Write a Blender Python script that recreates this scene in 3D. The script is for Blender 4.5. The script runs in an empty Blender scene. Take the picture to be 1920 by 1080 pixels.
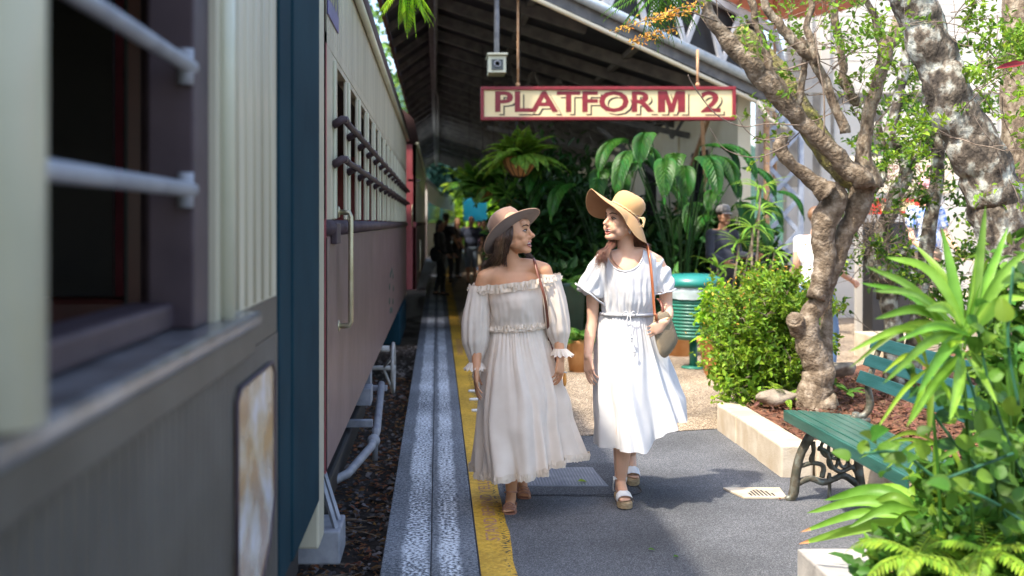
import bpy, bmesh, math, random
import numpy as np
from mathutils import Vector, Matrix, noise

random.seed(7); np.random.seed(7)
R = math.radians
sc = bpy.context.scene
C = sc.collection

# ------------------------------------------------------------------ camera, sky, sun, exposure
F, VX, VY, CH = 2000.0, 820.0, 418.0, 1.6
cam_d = bpy.data.cameras.new('camera')
cam = bpy.data.objects.new('camera', cam_d); C.objects.link(cam)
cam.location = (0, 0, CH); cam.rotation_euler = (R(90), 0, 0)
cam_d.sensor_width = 36; cam_d.lens = 37.5
cam_d.shift_x = (960-VX)/1920; cam_d.shift_y = -(540-VY)/1920
cam_d.clip_start = .05; cam_d.clip_end = 2000
cam_d.dof.use_dof = True; cam_d.dof.focus_distance = 6.1; cam_d.dof.aperture_fstop = 1.9
sc.camera = cam
SUN_EL, SUN_AZ = 57.0, math.atan2(-.80, -.60)          # azimuth clockwise from +Y
w = bpy.data.worlds.new("World"); sc.world = w; w.use_nodes = True
nt = w.node_tree
sky = nt.nodes.new('ShaderNodeTexSky'); sky.sky_type = 'NISHITA'; sky.sun_disc = False
sky.dust_density = 3.0; sky.sun_elevation = R(SUN_EL); sky.sun_rotation = SUN_AZ
bg = nt.nodes['Background']; bg.inputs[1].default_value = .15
nt.links.new(sky.outputs[0], bg.inputs[0])
sd = bpy.data.lights.new('sun', 'SUN'); sd.energy = 2.0; sd.angle = R(1.5); sd.color = (1, .92, .79)
so = bpy.data.objects.new('sun', sd); C.objects.link(so)
ts = Vector((math.sin(SUN_AZ)*math.cos(R(SUN_EL)), math.cos(SUN_AZ)*math.cos(R(SUN_EL)), math.sin(R(SUN_EL))))
so.rotation_euler = ts.to_track_quat('Z', 'Y').to_euler()
sc.view_settings.view_transform = 'Standard'; sc.view_settings.look = 'None'
sc.view_settings.exposure = 1.85; sc.view_settings.gamma = 1

# ------------------------------------------------------------------ helpers
def P(px, py, D): return Vector(((px-VX)*D/F, D, CH-(py-VY)*D/F))
def V(*a): return Vector(a)

class G:
    """collects geometry, then links it as one mesh object"""
    def __init__(s): s.V = []; s.n = 0; s.F = []
    def add(s, v, f, mi=0, sm=True):
        v = np.asarray([tuple(q) for q in v] if not isinstance(v, np.ndarray) else v, float).reshape(-1, 3)
        if isinstance(f, np.ndarray):
            if len(f): s.F.append((f + s.n, mi, sm))
        else:
            by = {}
            for q in f: by.setdefault(len(q), []).append(q)
            for k, l in by.items(): s.F.append((np.array(l, int) + s.n, mi, sm))
        s.V.append(v); s.n += len(v); return s
    def box(s, x0, x1, y0, y1, z0, z1, mi=0):
        x0, x1 = sorted((x0, x1)); y0, y1 = sorted((y0, y1)); z0, z1 = sorted((z0, z1))
        v = [(x, y, z) for z in (z0, z1) for y in (y0, y1) for x in (x0, x1)]
        return s.add(v, [(0, 2, 3, 1), (4, 5, 7, 6), (0, 1, 5, 4), (2, 6, 7, 3), (0, 4, 6, 2), (1, 3, 7, 5)], mi, False)
    def bar(s, p0, p1, w, h, mi=0, up=(0, 0, 1)):
        p0, p1 = Vector(p0), Vector(p1); d = (p1-p0).normalized(); u = Vector(up)
        if abs(d.dot(u)) > .98: u = Vector((0, 1, 0))
        a = d.cross(u).normalized(); b = a.cross(d).normalized()
        v = [p + a*i*w/2 + b*j*h/2 for p in (p0, p1) for i, j in ((-1, -1), (1, -1), (1, 1), (-1, 1))]
        return s.add(v, [(0, 3, 2, 1), (4, 5, 6, 7), (0, 1, 5, 4), (1, 2, 6, 5), (2, 3, 7, 6), (3, 0, 4, 7)], mi, False)
    def prism(s, pts, z0, z1, mi=0):
        n = len(pts); v = [(x, y, z0) for x, y in pts] + [(x, y, z1) for x, y in pts]
        f = [tuple(range(n, 2*n)), tuple(reversed(range(n)))] + [(i, (i+1) % n, n+(i+1) % n, n+i) for i in range(n)]
        return s.add(v, f, mi, False)
    def loft(s, rings, cap0=False, cap1=False, closed=True, mi=0, sm=True):
        k = len(rings[0]); m = len(rings); v = np.array([[tuple(p) for p in r] for r in rings], float).reshape(-1, 3)
        f = []
        for i in range(m-1):
            for j in range(k if closed else k-1):
                a = i*k+j; b = i*k+(j+1) % k; f.append((a, b, b+k, a+k))
        s.add(v, f, mi, sm)
        base = s.n - len(v)
        if cap0: s.F.append((np.array([list(reversed(range(k)))]) + base, mi, sm))
        if cap1: s.F.append((np.array([list(range((m-1)*k, m*k))]) + base, mi, sm))
        return s
    def tube(s, path, rad, seg=8, mi=0, caps=True, flat=1.0, fa=None):
        path = [Vector(p) for p in path]; n = len(path)
        if not hasattr(rad, '__len__'): rad = [rad]*n
        t = [(path[min(i+1, n-1)]-path[max(i-1, 0)]).normalized() for i in range(n)]
        a = Vector(fa) if fa is not None else (Vector((0, 0, 1)) if abs(t[0].z) < .9 else Vector((1, 0, 0)))
        rings = []
        for i in range(n):
            a = (a - t[i]*a.dot(t[i]))
            a = a.normalized() if a.length > 1e-6 else t[i].orthogonal().normalized()
            b = t[i].cross(a)
            rings.append([path[i] + (a*math.cos(q)*flat + b*math.sin(q))*rad[i] for q in [2*math.pi*j/seg for j in range(seg)]])
        return s.loft(rings, caps, caps, True, mi)
    def sphere(s, c, r, seg=12, rings=8, rot=None, mi=0):
        if not hasattr(r, '__len__'): r = (r, r, r)
        c = Vector(c); rr = []
        for i in range(rings+1):
            th = math.pi*min(max(i/rings, .002), .998)
            rg = []
            for j in range(seg):
                ph = 2*math.pi*j/seg
                p = Vector((r[0]*math.sin(th)*math.cos(ph), r[1]*math.sin(th)*math.sin(ph), -r[2]*math.cos(th)))
                if rot is not None: p = rot @ p
                rg.append(c+p)
            rr.append(rg)
        return s.loft(rr, True, True, True, mi)
    def cap(s, p0, r0, p1, r1, seg=12, mi=0):
        p0, p1 = Vector(p0), Vector(p1); d = p1-p0; L = d.length
        d = d/L if L > 1e-6 else Vector((0, 0, 1))
        path = []; rad = []
        for q in (85, 60, 35, 12): path.append(p0-d*r0*math.sin(R(q))); rad.append(r0*math.cos(R(q)))
        for q in (12, 35, 60, 85): path.append(p1+d*r1*math.sin(R(q))); rad.append(r1*math.cos(R(q)))
        return s.tube(path, rad, seg, mi)
    def lathe(s, prof, c=(0, 0, 0), seg=24, mi=0, caps=True):
        c = Vector(c)
        return s.loft([[c+Vector((r*math.cos(2*math.pi*j/seg), r*math.sin(2*math.pi*j/seg), z)) for j in range(seg)] for r, z in prof], caps, caps, True, mi)
    def leaves(s, Cn, D, N, L, W, mi=0, fold=.25, droop=.15):
        """many two-quad leaves: base C, direction D, normal N (arrays)"""
        Cn, D, N = (np.asarray(a, float).reshape(-1, 3) for a in (Cn, D, N)); n = len(Cn)
        if n == 0: return s
        D /= np.linalg.norm(D, axis=1, keepdims=True)+1e-9
        S = np.cross(D, N); S /= np.linalg.norm(S, axis=1, keepdims=True)+1e-9
        N = np.cross(S, D); L = np.broadcast_to(np.asarray(L, float), (n,))[:, None]; W = np.broadcast_to(np.asarray(W, float), (n,))[:, None]
        pts = np.stack([Cn, Cn+D*L*.35+S*W*.5+N*W*fold, Cn+D*L*.72+S*W*.36+N*(W*fold-L*droop*.5), Cn+D*L-N*L*droop,
                        Cn+D*L*.72-S*W*.36+N*(W*fold-L*droop*.5), Cn+D*L*.35-S*W*.5+N*W*fold], 1)
        i = np.arange(n)[:, None]*6
        f = np.concatenate([i+np.array([[0, 1, 2, 3]]), i+np.array([[0, 3, 4, 5]])])
        return s.add(pts.reshape(-1, 3), f, mi, True)
    def blade(s, p, d, L, W, bend=1.0, nseg=7, mi=0, up=(0, 0, 1), fold=.25, prof=None, g=(0, 0, -1)):
        p = Vector(p); d = Vector(d).normalized(); st = L/nseg; side = d.cross(Vector(up))
        side = side.normalized() if side.length > 1e-4 else Vector((1, 0, 0))
        rings = []
        for i in range(nseg+1):
            t = i/nseg
            w_ = W*.5*(prof(t) if prof else (min(1, .35+t*3)*(1-max(0, t-.35)/.65)**.75 if t < 1 else 0))
            nn = side.cross(d).normalized()
            rings.append([p+side*w_+nn*w_*fold*2, p, p-side*w_+nn*w_*fold*2])
            d = (d+Vector(g)*bend*st/L*(.4+t)).normalized(); p = p+d*st
        return s.loft(rings, closed=False, mi=mi)
    def arrays(s):
        return np.concatenate(s.V), s.F
    def build(s, name, mats, parent=None, bevel=0, off=None):
        if off is None:
            off = Vector((0, 0, 0)); q = parent
            while q is not None: off += q.location; q = q.parent
        co = np.concatenate(s.V) - np.array(off)
        me = bpy.data.meshes.new(name)
        loops = np.concatenate([f.ravel() for f, _, _ in s.F]); sizes = np.concatenate([np.full(len(f), f.shape[1]) for f, _, _ in s.F])
        mi = np.concatenate([np.full(len(f), m) for f, m, _ in s.F]); sm = np.concatenate([np.full(len(f), x) for f, _, x in s.F])
        me.vertices.add(len(co)); me.vertices.foreach_set('co', co.ravel())
        me.loops.add(len(loops)); me.loops.foreach_set('vertex_index', loops.astype(np.int32))
        me.polygons.add(len(sizes)); st = np.concatenate([[0], np.cumsum(sizes)[:-1]])
        me.polygons.foreach_set('loop_start', st.astype(np.int32)); me.polygons.foreach_set('loop_total', sizes.astype(np.int32))
        me.polygons.foreach_set('material_index', mi.astype(np.int32)); me.polygons.foreach_set('use_smooth', sm.astype(bool))
        me.update(calc_edges=True)
        for m in (mats if isinstance(mats, (list, tuple)) else [mats]): me.materials.append(m)
        o = bpy.data.objects.new(name, me); C.objects.link(o)
        if parent is not None: o.parent = parent
        if bevel:
            b = o.modifiers.new('bevel', 'BEVEL'); b.width = bevel; b.segments = 2; b.limit_method = 'ANGLE'
        return o

def tag(o, label=None, cat=None, group=None, kind=None):
    if label: o['label'] = label
    if cat: o['category'] = cat
    if group: o['group'] = group
    if kind: o['kind'] = kind
    return o
def thing(name, label, cat, loc=(0, 0, 0), group=None):
    o = bpy.data.objects.new(name, None); C.objects.link(o); o.location = loc; o.empty_display_size = .1
    return tag(o, label, cat, group)
def struct(o): o['kind'] = 'structure'; return o
def copy_tree(o, parent=None):
    c = o.copy(); C.objects.link(c); c.parent = parent
    for ch in o.children: copy_tree(ch, c)
    return c
def remesh(g, voxel, smooth=4, fac=.5):
    """fuse the overlapping closed shapes of g into one continuous surface; returns verts, quads"""
    o = g.build('tmp', []); m = o.modifiers.new('r', 'REMESH'); m.mode = 'VOXEL'; m.voxel_size = voxel
    s = o.modifiers.new('s', 'SMOOTH'); s.iterations = smooth; s.factor = fac
    dg = bpy.context.evaluated_depsgraph_get(); e = o.evaluated_get(dg); me = e.to_mesh()
    n = len(me.vertices); co = np.empty(n*3); me.vertices.foreach_get('co', co); co = co.reshape(-1, 3)
    k = len(me.polygons); lp = np.empty(len(me.loops), np.int32); me.loops.foreach_get('vertex_index', lp)
    tot = np.empty(k, np.int32); me.polygons.foreach_get('loop_total', tot)
    no = np.empty(n*3); me.vertices.foreach_get('normal', no); no = no.reshape(-1, 3)
    q = lp.reshape(-1, 4) if (tot == 4).all() else None
    e.to_mesh_clear(); me2 = o.data; bpy.data.objects.remove(o); bpy.data.meshes.remove(me2)
    return co, q.astype(int), no
def spline(pts, n=6):
    pts = [Vector(p) for p in pts]
    if len(pts) < 3: return [pts[0].lerp(pts[-1], i/n) for i in range(n+1)]
    q = [pts[0]*2-pts[1]] + pts + [pts[-1]*2-pts[-2]]; out = []
    for i in range(1, len(q)-2):
        for j in range(n):
            t = j/n; a, b, c, d = q[i-1:i+3]
            out.append(.5*((2*b)+(c-a)*t+(2*a-5*b+4*c-d)*t*t+(3*b-a-3*c+d)*t**3))
    out.append(pts[-1]); return out
def lin(vals, n):
    return list(np.interp(np.linspace(0, 1, n), np.linspace(0, 1, len(vals)), vals))
def text_geo(g, body, origin, ux, uy, height, width=None, bold=0, mi=0, nz=(0, 0, 0)):
    cu = bpy.data.curves.new('t', 'FONT'); cu.body = body; cu.size = 1; cu.offset = bold; cu.resolution_u = 3
    o = bpy.data.objects.new('t', cu); C.objects.link(o)
    dg = bpy.context.evaluated_depsgraph_get(); me = bpy.data.meshes.new_from_object(o.evaluated_get(dg))
    co = np.array([v.co[:] for v in me.vertices]); fs = [tuple(p.vertices) for p in me.polygons]
    bpy.data.objects.remove(o); bpy.data.curves.remove(cu); bpy.data.meshes.remove(me)
    mn = co.min(0); mx = co.max(0); s = height/(mx[1]-mn[1]); sx = (width/(mx[0]-mn[0])) if width else s
    ux, uy, og = np.array(ux), np.array(uy), np.array(origin)
    v = og + (co[:, :1]-mn[0])*sx*ux + (co[:, 1:2]-mn[1])*s*uy + np.array(nz)
    g.add(v, fs, mi, False)

# ------------------------------------------------------------------ materials
def mat(name, c1, c2=None, scale=5, rough=.6, bump=0, bscale=60, island=0, trans=0, metal=0, spec=.5, stretch=(1, 1, 1),
        detail=5, lo=.35, hi=.65, bstretch=None, c3=None, sss=0, coat=0, sheen=0, bdist=.01):
    m = bpy.data.materials.new(name); m.use_nodes = True; n = m.node_tree; L = n.links.new; N = n.nodes.new
    b = n.nodes['Principled BSDF']; b.inputs['Roughness'].default_value = rough; b.inputs['Metallic'].default_value = metal
    b.inputs['Specular IOR Level'].default_value = spec
    if sss: b.inputs['Subsurface Weight'].default_value = sss; b.inputs['Subsurface Radius'].default_value = (.012, .005, .003); b.inputs['Subsurface Scale'].default_value = 1
    if coat: b.inputs['Coat Weight'].default_value = coat; b.inputs['Coat Roughness'].default_value = .15
    if sheen: b.inputs['Sheen Weight'].default_value = sheen
    tc = N('ShaderNodeTexCoord'); col = None
    def mp(st):
        q = N('ShaderNodeMapping'); q.inputs['Scale'].default_value = st; L(tc.outputs['Object'], q.inputs[0]); return q.outputs[0]
    c1 = tuple(c1)+(1,)
    rgb = N('ShaderNodeRGB'); rgb.outputs[0].default_value = c1; col = rgb.outputs[0]
    if c2:
        nz = N('ShaderNodeTexNoise'); nz.inputs['Scale'].default_value = scale; nz.inputs['Detail'].default_value = detail
        L(mp(stretch), nz.inputs['Vector'])
        rp = N('ShaderNodeValToRGB'); rp.color_ramp.elements[0].position = lo; rp.color_ramp.elements[1].position = hi
        rp.color_ramp.elements[0].color = c1; rp.color_ramp.elements[1].color = tuple(c2)+(1,)
        if c3: e = rp.color_ramp.elements.new((lo+hi)/2); e.color = tuple(c3)+(1,)
        L(nz.outputs[0], rp.inputs[0]); col = rp.outputs[0]
    if island:
        ge = N('ShaderNodeNewGeometry'); hs = N('ShaderNodeHueSaturation'); mr = N('ShaderNodeMapRange')
        mr.inputs['To Min'].default_value = 1-island; mr.inputs['To Max'].default_value = 1+island
        L(ge.outputs['Random Per Island'], mr.inputs[0]); L(mr.outputs[0], hs.inputs['Value'])
        m2 = N('ShaderNodeMath'); m2.operation = 'MULTIPLY'; m2.inputs[1].default_value = 7.31; m3 = N('ShaderNodeMath'); m3.operation = 'FRACT'
        L(ge.outputs['Random Per Island'], m2.inputs[0]); L(m2.outputs[0], m3.inputs[0]); mh = N('ShaderNodeMapRange')
        mh.inputs['To Min'].default_value = .5-island*.07; mh.inputs['To Max'].default_value = .5+island*.03
        L(m3.outputs[0], mh.inputs[0]); L(mh.outputs[0], hs.inputs['Hue']); L(col, hs.inputs['Color']); col = hs.outputs[0]
    L(col, b.inputs['Base Color'])
    if bump:
        nb = N('ShaderNodeTexNoise'); nb.inputs['Scale'].default_value = bscale; nb.inputs['Detail'].default_value = 4
        L(mp(bstretch or stretch), nb.inputs['Vector']); bu = N('ShaderNodeBump'); bu.inputs['Strength'].default_value = bump
        bu.inputs['Distance'].default_value = bdist; L(nb.outputs[0], bu.inputs['Height']); L(bu.outputs[0], b.inputs['Normal'])
    if trans:
        t = N('ShaderNodeBsdfTranslucent'); mx = N('ShaderNodeMixShader'); mx.inputs[0].default_value = trans
        hs2 = N('ShaderNodeHueSaturation'); hs2.inputs['Value'].default_value = 1.5; hs2.inputs['Hue'].default_value = .485 if island else .5
        L(col, hs2.inputs['Color']); L(hs2.outputs[0], t.inputs[0]); L(b.outputs[0], mx.inputs[1]); L(t.outputs[0], mx.inputs[2])
        L(mx.outputs[0], n.nodes['Material Output'].inputs[0])
    return m

def speckle_mat(name, base, dark, light, vs=160, rough=.85, paint=None, big=1.2, island=0, bump=.5, thr=(.45, .62), bands=None, bcol=None):
    """stone / asphalt: voronoi grains tinted between dark and light, with large blotches and optional worn paint bands along Y"""
    m = bpy.data.materials.new(name); m.use_nodes = True; n = m.node_tree; L = n.links.new; N = n.nodes.new
    b = n.nodes['Principled BSDF']; b.inputs['Roughness'].default_value = rough
    tc = N('ShaderNodeTexCoord'); vo = N('ShaderNodeTexVoronoi'); vo.inputs['Scale'].default_value = vs
    L(tc.outputs['Object'], vo.inputs['Vector']); sp = N('ShaderNodeSeparateColor'); L(vo.outputs['Color'], sp.inputs[0])
    rp = N('ShaderNodeValToRGB'); e = rp.color_ramp.elements; e[0].color = tuple(dark)+(1,); e[1].color = tuple(light)+(1,)
    e[0].position = .05; e[1].position = .97; q = e.new(.6); q.color = tuple(base)+(1,); L(sp.outputs[0], rp.inputs[0])
    nz = N('ShaderNodeTexNoise'); nz.inputs['Scale'].default_value = big; nz.inputs['Detail'].default_value = 6; L(tc.outputs['Object'], nz.inputs['Vector'])
    mr = N('ShaderNodeMapRange'); mr.inputs[1].default_value = .3; mr.inputs[2].default_value = .7; mr.inputs['To Min'].default_value = .6; mr.inputs['To Max'].default_value = 1.35
    L(nz.outputs[0], mr.inputs[0]); hs = N('ShaderNodeHueSaturation'); L(mr.outputs[0], hs.inputs['Value']); L(rp.outputs[0], hs.inputs['Color']); col = hs.outputs[0]
    if paint:
        acc = None; sx = N('ShaderNodeSeparateXYZ'); L(tc.outputs['Object'], sx.inputs[0])
        wob = N('ShaderNodeTexNoise'); wob.inputs['Scale'].default_value = 3; L(tc.outputs['Object'], wob.inputs['Vector'])
        wm = N('ShaderNodeMath'); wm.operation = 'MULTIPLY_ADD'; wm.inputs[1].default_value = .05; wm.inputs[2].default_value = -.025; L(wob.outputs[0], wm.inputs[0])
        xs = N('ShaderNodeMath'); xs.operation = 'ADD'; L(sx.outputs[0], xs.inputs[0]); L(wm.outputs[0], xs.inputs[1])
        for c_, w_ in (bands or []):
            d = N('ShaderNodeMath'); d.operation = 'SUBTRACT'; d.inputs[1].default_value = c_; L(xs.outputs[0], d.inputs[0])
            a = N('ShaderNodeMath'); a.operation = 'ABSOLUTE'; L(d.outputs[0], a.inputs[0])
            r_ = N('ShaderNodeMapRange'); r_.inputs[1].default_value = w_+.012; r_.inputs[2].default_value = w_-.012; r_.inputs['To Min'].default_value = 0; r_.inputs['To Max'].default_value = 1
            L(a.outputs[0], r_.inputs[0])
            if acc is None: acc = r_.outputs[0]
            else:
                mx = N('ShaderNodeMath'); mx.operation = 'MAXIMUM'; L(acc, mx.inputs[0]); L(r_.outputs[0], mx.inputs[1]); acc = mx.outputs[0]
        wn = N('ShaderNodeTexNoise'); wn.inputs['Scale'].default_value = 55; wn.inputs['Detail'].default_value = 8; L(tc.outputs['Object'], wn.inputs['Vector'])
        wl = N('ShaderNodeTexNoise'); wl.inputs['Scale'].default_value = .9; wl.inputs['Detail'].default_value = 6; L(tc.outputs['Object'], wl.inputs['Vector'])
        s1 = N('ShaderNodeMath'); s1.operation = 'MULTIPLY_ADD'; s1.inputs[1].default_value = .35; L(wl.outputs[0], s1.inputs[0]); L(wn.outputs[0], s1.inputs[2])
        t_ = N('ShaderNodeMapRange'); t_.inputs[1].default_value = thr[0]+.175; t_.inputs[2].default_value = thr[1]+.175; L(s1.outputs[0], t_.inputs[0])
        base_w = N('ShaderNodeMath'); base_w.operation = 'MULTIPLY_ADD'; base_w.inputs[1].default_value = .8; base_w.inputs[2].default_value = .16
        L(acc, base_w.inputs[0]); k = N('ShaderNodeMath'); k.operation = 'MULTIPLY'; L(base_w.outputs[0], k.inputs[0]); L(t_.outputs[0], k.inputs[1])
        mc = N('ShaderNodeMix'); mc.data_type = 'RGBA'; L(k.outputs[0], mc.inputs[0]); L(col, mc.inputs[6]); mc.inputs[7].default_value = tuple(paint)+(1,); col = mc.outputs[2]
    L(col, b.inputs['Base Color'])
    if bump:
        bu = N('ShaderNodeBump'); bu.inputs['Strength'].default_value = bump; bu.inputs['Distance'].default_value = .003
        L(vo.outputs['Distance'], bu.inputs['Height']); bu.invert = True; L(bu.outputs[0], b.inputs['Normal'])
    return m

M = {}
M['asphalt'] = speckle_mat('asphalt', (.09, .094, .102), (.04, .043, .05), (.22, .225, .235), 260, .8)
M['aggregate'] = speckle_mat('aggregate', (.26, .19, .12), (.07, .05, .035), (.62, .52, .4), 120, .85)
M['coping'] = speckle_mat('coping_concrete', (.085, .1, .12), (.03, .035, .045), (.22, .235, .26), 200, .85, paint=(.72, .76, .80), bands=[(-.105, .06), (.06, .05)], thr=(.43, .57))
M['yellow'] = speckle_mat('yellow_paint', (.62, .37, .035), (.5, .28, .025), (.68, .42, .06), 60, .6, bump=.2, paint=(.03, .03, .028), bands=[(.345, .022)], thr=(.53, .57))
M['asph_dark'] = speckle_mat('asphalt_dark', (.065, .07, .078), (.028, .03, .036), (.18, .18, .19), 210, .85)
M['kerb'] = mat('kerb_concrete', (.46, .37, .26), (.6, .53, .42), 6, .85, .4, 90, c3=(.52, .44, .33))
M['kerb_grey'] = mat('kerb_grey', (.32, .3, .28), (.5, .47, .43), 7, .85, .4, 90)
M['mulch'] = mat('mulch', (.07, .025, .012), (.24, .1, .05), 30, .9, .8, 60)
M['chip'] = mat('bark_chip', (.085, .044, .022), (.15, .08, .042), 20, .85, .5, 90, island=.6)
M['ballast'] = mat('ballast_earth', (.012, .009, .007), (.05, .04, .035), 14, .95, 1, 40)
M['earth'] = mat('earth', (.05, .07, .02), (.1, .09, .05), .4, .95, .5, 8)
M['rock'] = mat('ballast_stone', (.09, .08, .08), (.2, .19, .2), 12, .9, .6, 60, island=.7)
M['cream'] = mat('cream_paint', (.36, .325, .235), (.50, .455, .335), 5, .45, .15, 24, stretch=(1, 1, .12), coat=.12, lo=.3, hi=.62, detail=8)
M['cream_trim'] = mat('cream_trim', (.5, .5, .37), (.58, .57, .44), 4, .3, .1, 20, coat=.3)
M['mauve'] = mat('maroon_paint', (.135, .08, .077), (.2, .125, .12), 3, .42, .2, 12, coat=.12, detail=9, lo=.3, hi=.7)
M['mauve_dk'] = mat('mauve_trim', (.045, .03, .036), (.068, .046, .052), 6, .55, .1, 30, spec=.25)
M['grey_body'] = mat('grey_body', (.045, .041, .034), (.066, .061, .052), 5, .5, .1, 12, coat=.05)
M['teal'] = mat('teal_paint', (.006, .026, .038), (.01, .036, .05), 3, .7, .1, 20, spec=.06)
M['roof_maroon'] = mat('roof_maroon', (.035, .016, .016), (.06, .03, .03), 5, .6, .3, 30)
M['red_end'] = mat('red_paint', (.26, .05, .06), (.33, .08, .09), 4, .4, .1, 20)
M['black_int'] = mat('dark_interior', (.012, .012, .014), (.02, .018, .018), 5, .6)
M['seat_red'] = mat('red_leather', (.07, .012, .01), (.1, .02, .015), 6, .4)
M['steel'] = mat('steel', (.5, .5, .5), (.62, .6, .55), 10, .3, .1, 60, metal=.9)
M['brass'] = mat('worn_rail', (.36, .32, .2), (.48, .43, .3), 10, .3, metal=.7)
M['pipe'] = mat('grey_pipe', (.2, .21, .24), (.3, .31, .34), 12, .5, .2, 60)
M['timber_wht'] = mat('white_timber', (.38, .39, .41), (.52, .52, .53), 4, .55, .15, 30)
M['far_white'] = mat('far_white', (.78, .77, .74), (.85, .84, .8), 3, .5)  # brighter white, stands in for sunlight on the far carriages
M['wall_cream'] = mat('cream_wall', (.68, .6, .42), (.76, .69, .53), 1.5, .7, .1, 20)
M['wall_white'] = mat('white_wall', (.5, .475, .43), (.6, .575, .53), 1.2, .6, .1, 20)
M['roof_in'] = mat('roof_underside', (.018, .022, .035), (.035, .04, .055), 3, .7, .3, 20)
M['rafter'] = mat('weathered_rafter', (.10, .10, .105), (.175, .17, .165), 6, .8, .3, 40, stretch=(1, 1, 1))
M['valance'] = mat('valance', (.12, .05, .04), (.2, .09, .07), 6, .7)
M['galv'] = mat('galvanised', (.38, .45, .5), (.55, .6, .62), 8, .45, .2, 50, metal=.3)
M['lattice'] = mat('lattice_paint', (.2, .235, .31), (.32, .36, .43), 8, .5, .2, 40)
M['rust'] = mat('rusty_paint', (.42, .22, .1), (.55, .34, .2), 14, .8, .4, 60)
M['sign_cream'] = mat('sign_cream', (.66, .52, .27), (.70, .57, .32), 3, .45)
M['sign_red'] = mat('sign_red', (.16, .006, .011), (.21, .01, .018), 14, .5, .1, 60)
M['sign_blk'] = mat('sign_black', (.03, .022, .015), rough=.6)
M['text_pink'] = mat('faded_red_paint', (.42, .2, .14), (.5, .3, .12), 30, .7, lo=.45, hi=.6)
M['white_txt'] = mat('white_paint', (.78, .78, .76), (.85, .85, .83), 9, .5)
M['bin_green'] = mat('bin_enamel', (.015, .14, .10), (.03, .2, .14), 6, .4, .15, 40, coat=.15)
M['bin_lid'] = mat('bin_lid', (.01, .17, .15), (.02, .22, .19), 4, .35, .1, 40, coat=.25)
M['bag_plastic'] = mat('plastic_bag', (.45, .55, .58), (.6, .68, .7), 9, .25, .8, 22, trans=.3)
M['terracotta'] = mat('terracotta', (.5, .22, .07), (.62, .32, .13), 6, .7, .3, 50)
M['bench_green'] = mat('bench_slat', (.012, .085, .06), (.03, .135, .10), 5, .32, .2, 20, stretch=(6, .6, 6), coat=.35)
M['bench_blue'] = mat('bench_back_slat', (.014, .07, .07), (.025, .10, .105), 5, .35, .2, 20, stretch=(6, .6, 6), coat=.3)
M['iron'] = mat('cast_iron', (.07, .08, .06), (.2, .22, .19), 16, .42, .5, 60, metal=.25, c3=(.12, .1, .07))
M['bark'] = mat('bark', (.10, .07, .045), (.32, .27, .2), 22, .9, 1, 45, c3=(.2, .15, .1), stretch=(1, 1, .6), bdist=.02)
M['bark_lich'] = mat('lichen_bark', (.045, .035, .026), (.46, .47, .41), 12, .9, 1, 40, c3=(.15, .12, .09), lo=.36, hi=.62, stretch=(1, 1, .7), detail=9, bdist=.02)
M['bark_pale'] = mat('pale_bark', (.085, .058, .035), (.34, .28, .21), 18, .9, 1, 50, c3=(.18, .135, .09), detail=9, lo=.32, hi=.7, bdist=.02)
M['moss'] = mat('mossy_bark', (.12, .1, .06), (.3, .28, .08), 18, .95, 1, 50, c3=(.22, .19, .08), bdist=.02)
M['twig'] = mat('twig', (.13, .09, .06), (.28, .22, .17), 20, .9)
def leafm(n, c, isl=.4, tr=.35, rough=.5, c2=None): return mat(n, c, c2, 12, max(rough, .42), island=isl, trans=tr, spec=.3)
M['leaf'] = leafm('leaf_green', (.12, .25, .025)); M['leaf_y'] = leafm('leaf_yellowgreen', (.2, .36, .03))
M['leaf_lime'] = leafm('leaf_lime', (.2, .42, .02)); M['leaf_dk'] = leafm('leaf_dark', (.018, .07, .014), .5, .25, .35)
M['leaf_mid'] = leafm('leaf_mid', (.055, .16, .02)); M['leaf_fern'] = leafm('leaf_fern', (.06, .17, .02), .35)
M['leaf_blue'] = leafm('leaf_bluegreen', (.05, .17, .09), .3, .2, .3)
M['leaf_strap'] = leafm('leaf_strap', (.13, .30, .03), .35, .4, .3, c2=(.2, .42, .06))
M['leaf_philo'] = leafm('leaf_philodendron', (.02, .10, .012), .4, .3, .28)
M['leaf_hill'] = leafm('leaf_hill', (.12, .26, .05), .4, .3, .6); M['leaf_hilldk'] = leafm('leaf_hill_dark', (.02, .065, .05), .4, .2, .6)
M['leaf_brown'] = leafm('dry_leaf', (.22, .12, .05), .5, .2, .7); M['blossom'] = leafm('blossom', (.62, .38, .06), .4, .3, .6)
M['leaf_red'] = leafm('leaf_red', (.2, .03, .02), .3, .3)
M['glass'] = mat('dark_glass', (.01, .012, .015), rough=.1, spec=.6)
def cloth(n, c, c2=None, r=.85, tr=0, bump=.25, bs=500): return mat(n, c, c2, 12, r, bump, bs, trans=tr, sheen=.2, spec=.2, bdist=.001)
# ================================================================== SETTING: ground, platform, track bed
def xo(y): return 0 if y < 26 else (y-26)**2*.0011
def strip(x0, x1, y0, y1, z0, z1, n=30, g=None, wob=0):
    g = g or G(); rings = []
    for i in range(n+1):
        y = y0+(y1-y0)*i/n; o = xo(y); k = wob*(noise.noise(Vector((y*2.3, 0, 3)))+.5*noise.noise(Vector((y*9, 0, 3))))
        rings.append([(x0+o, y, z0), (x1+o+k, y, z0), (x1+o+k, y, z1), (x0+o, y, z1)])
    return g.loft(rings, True, True, True, sm=False)
struct(G().box(-300, 300, -60, 700, -1.2, -.62).build('terrain', M['earth']))
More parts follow.
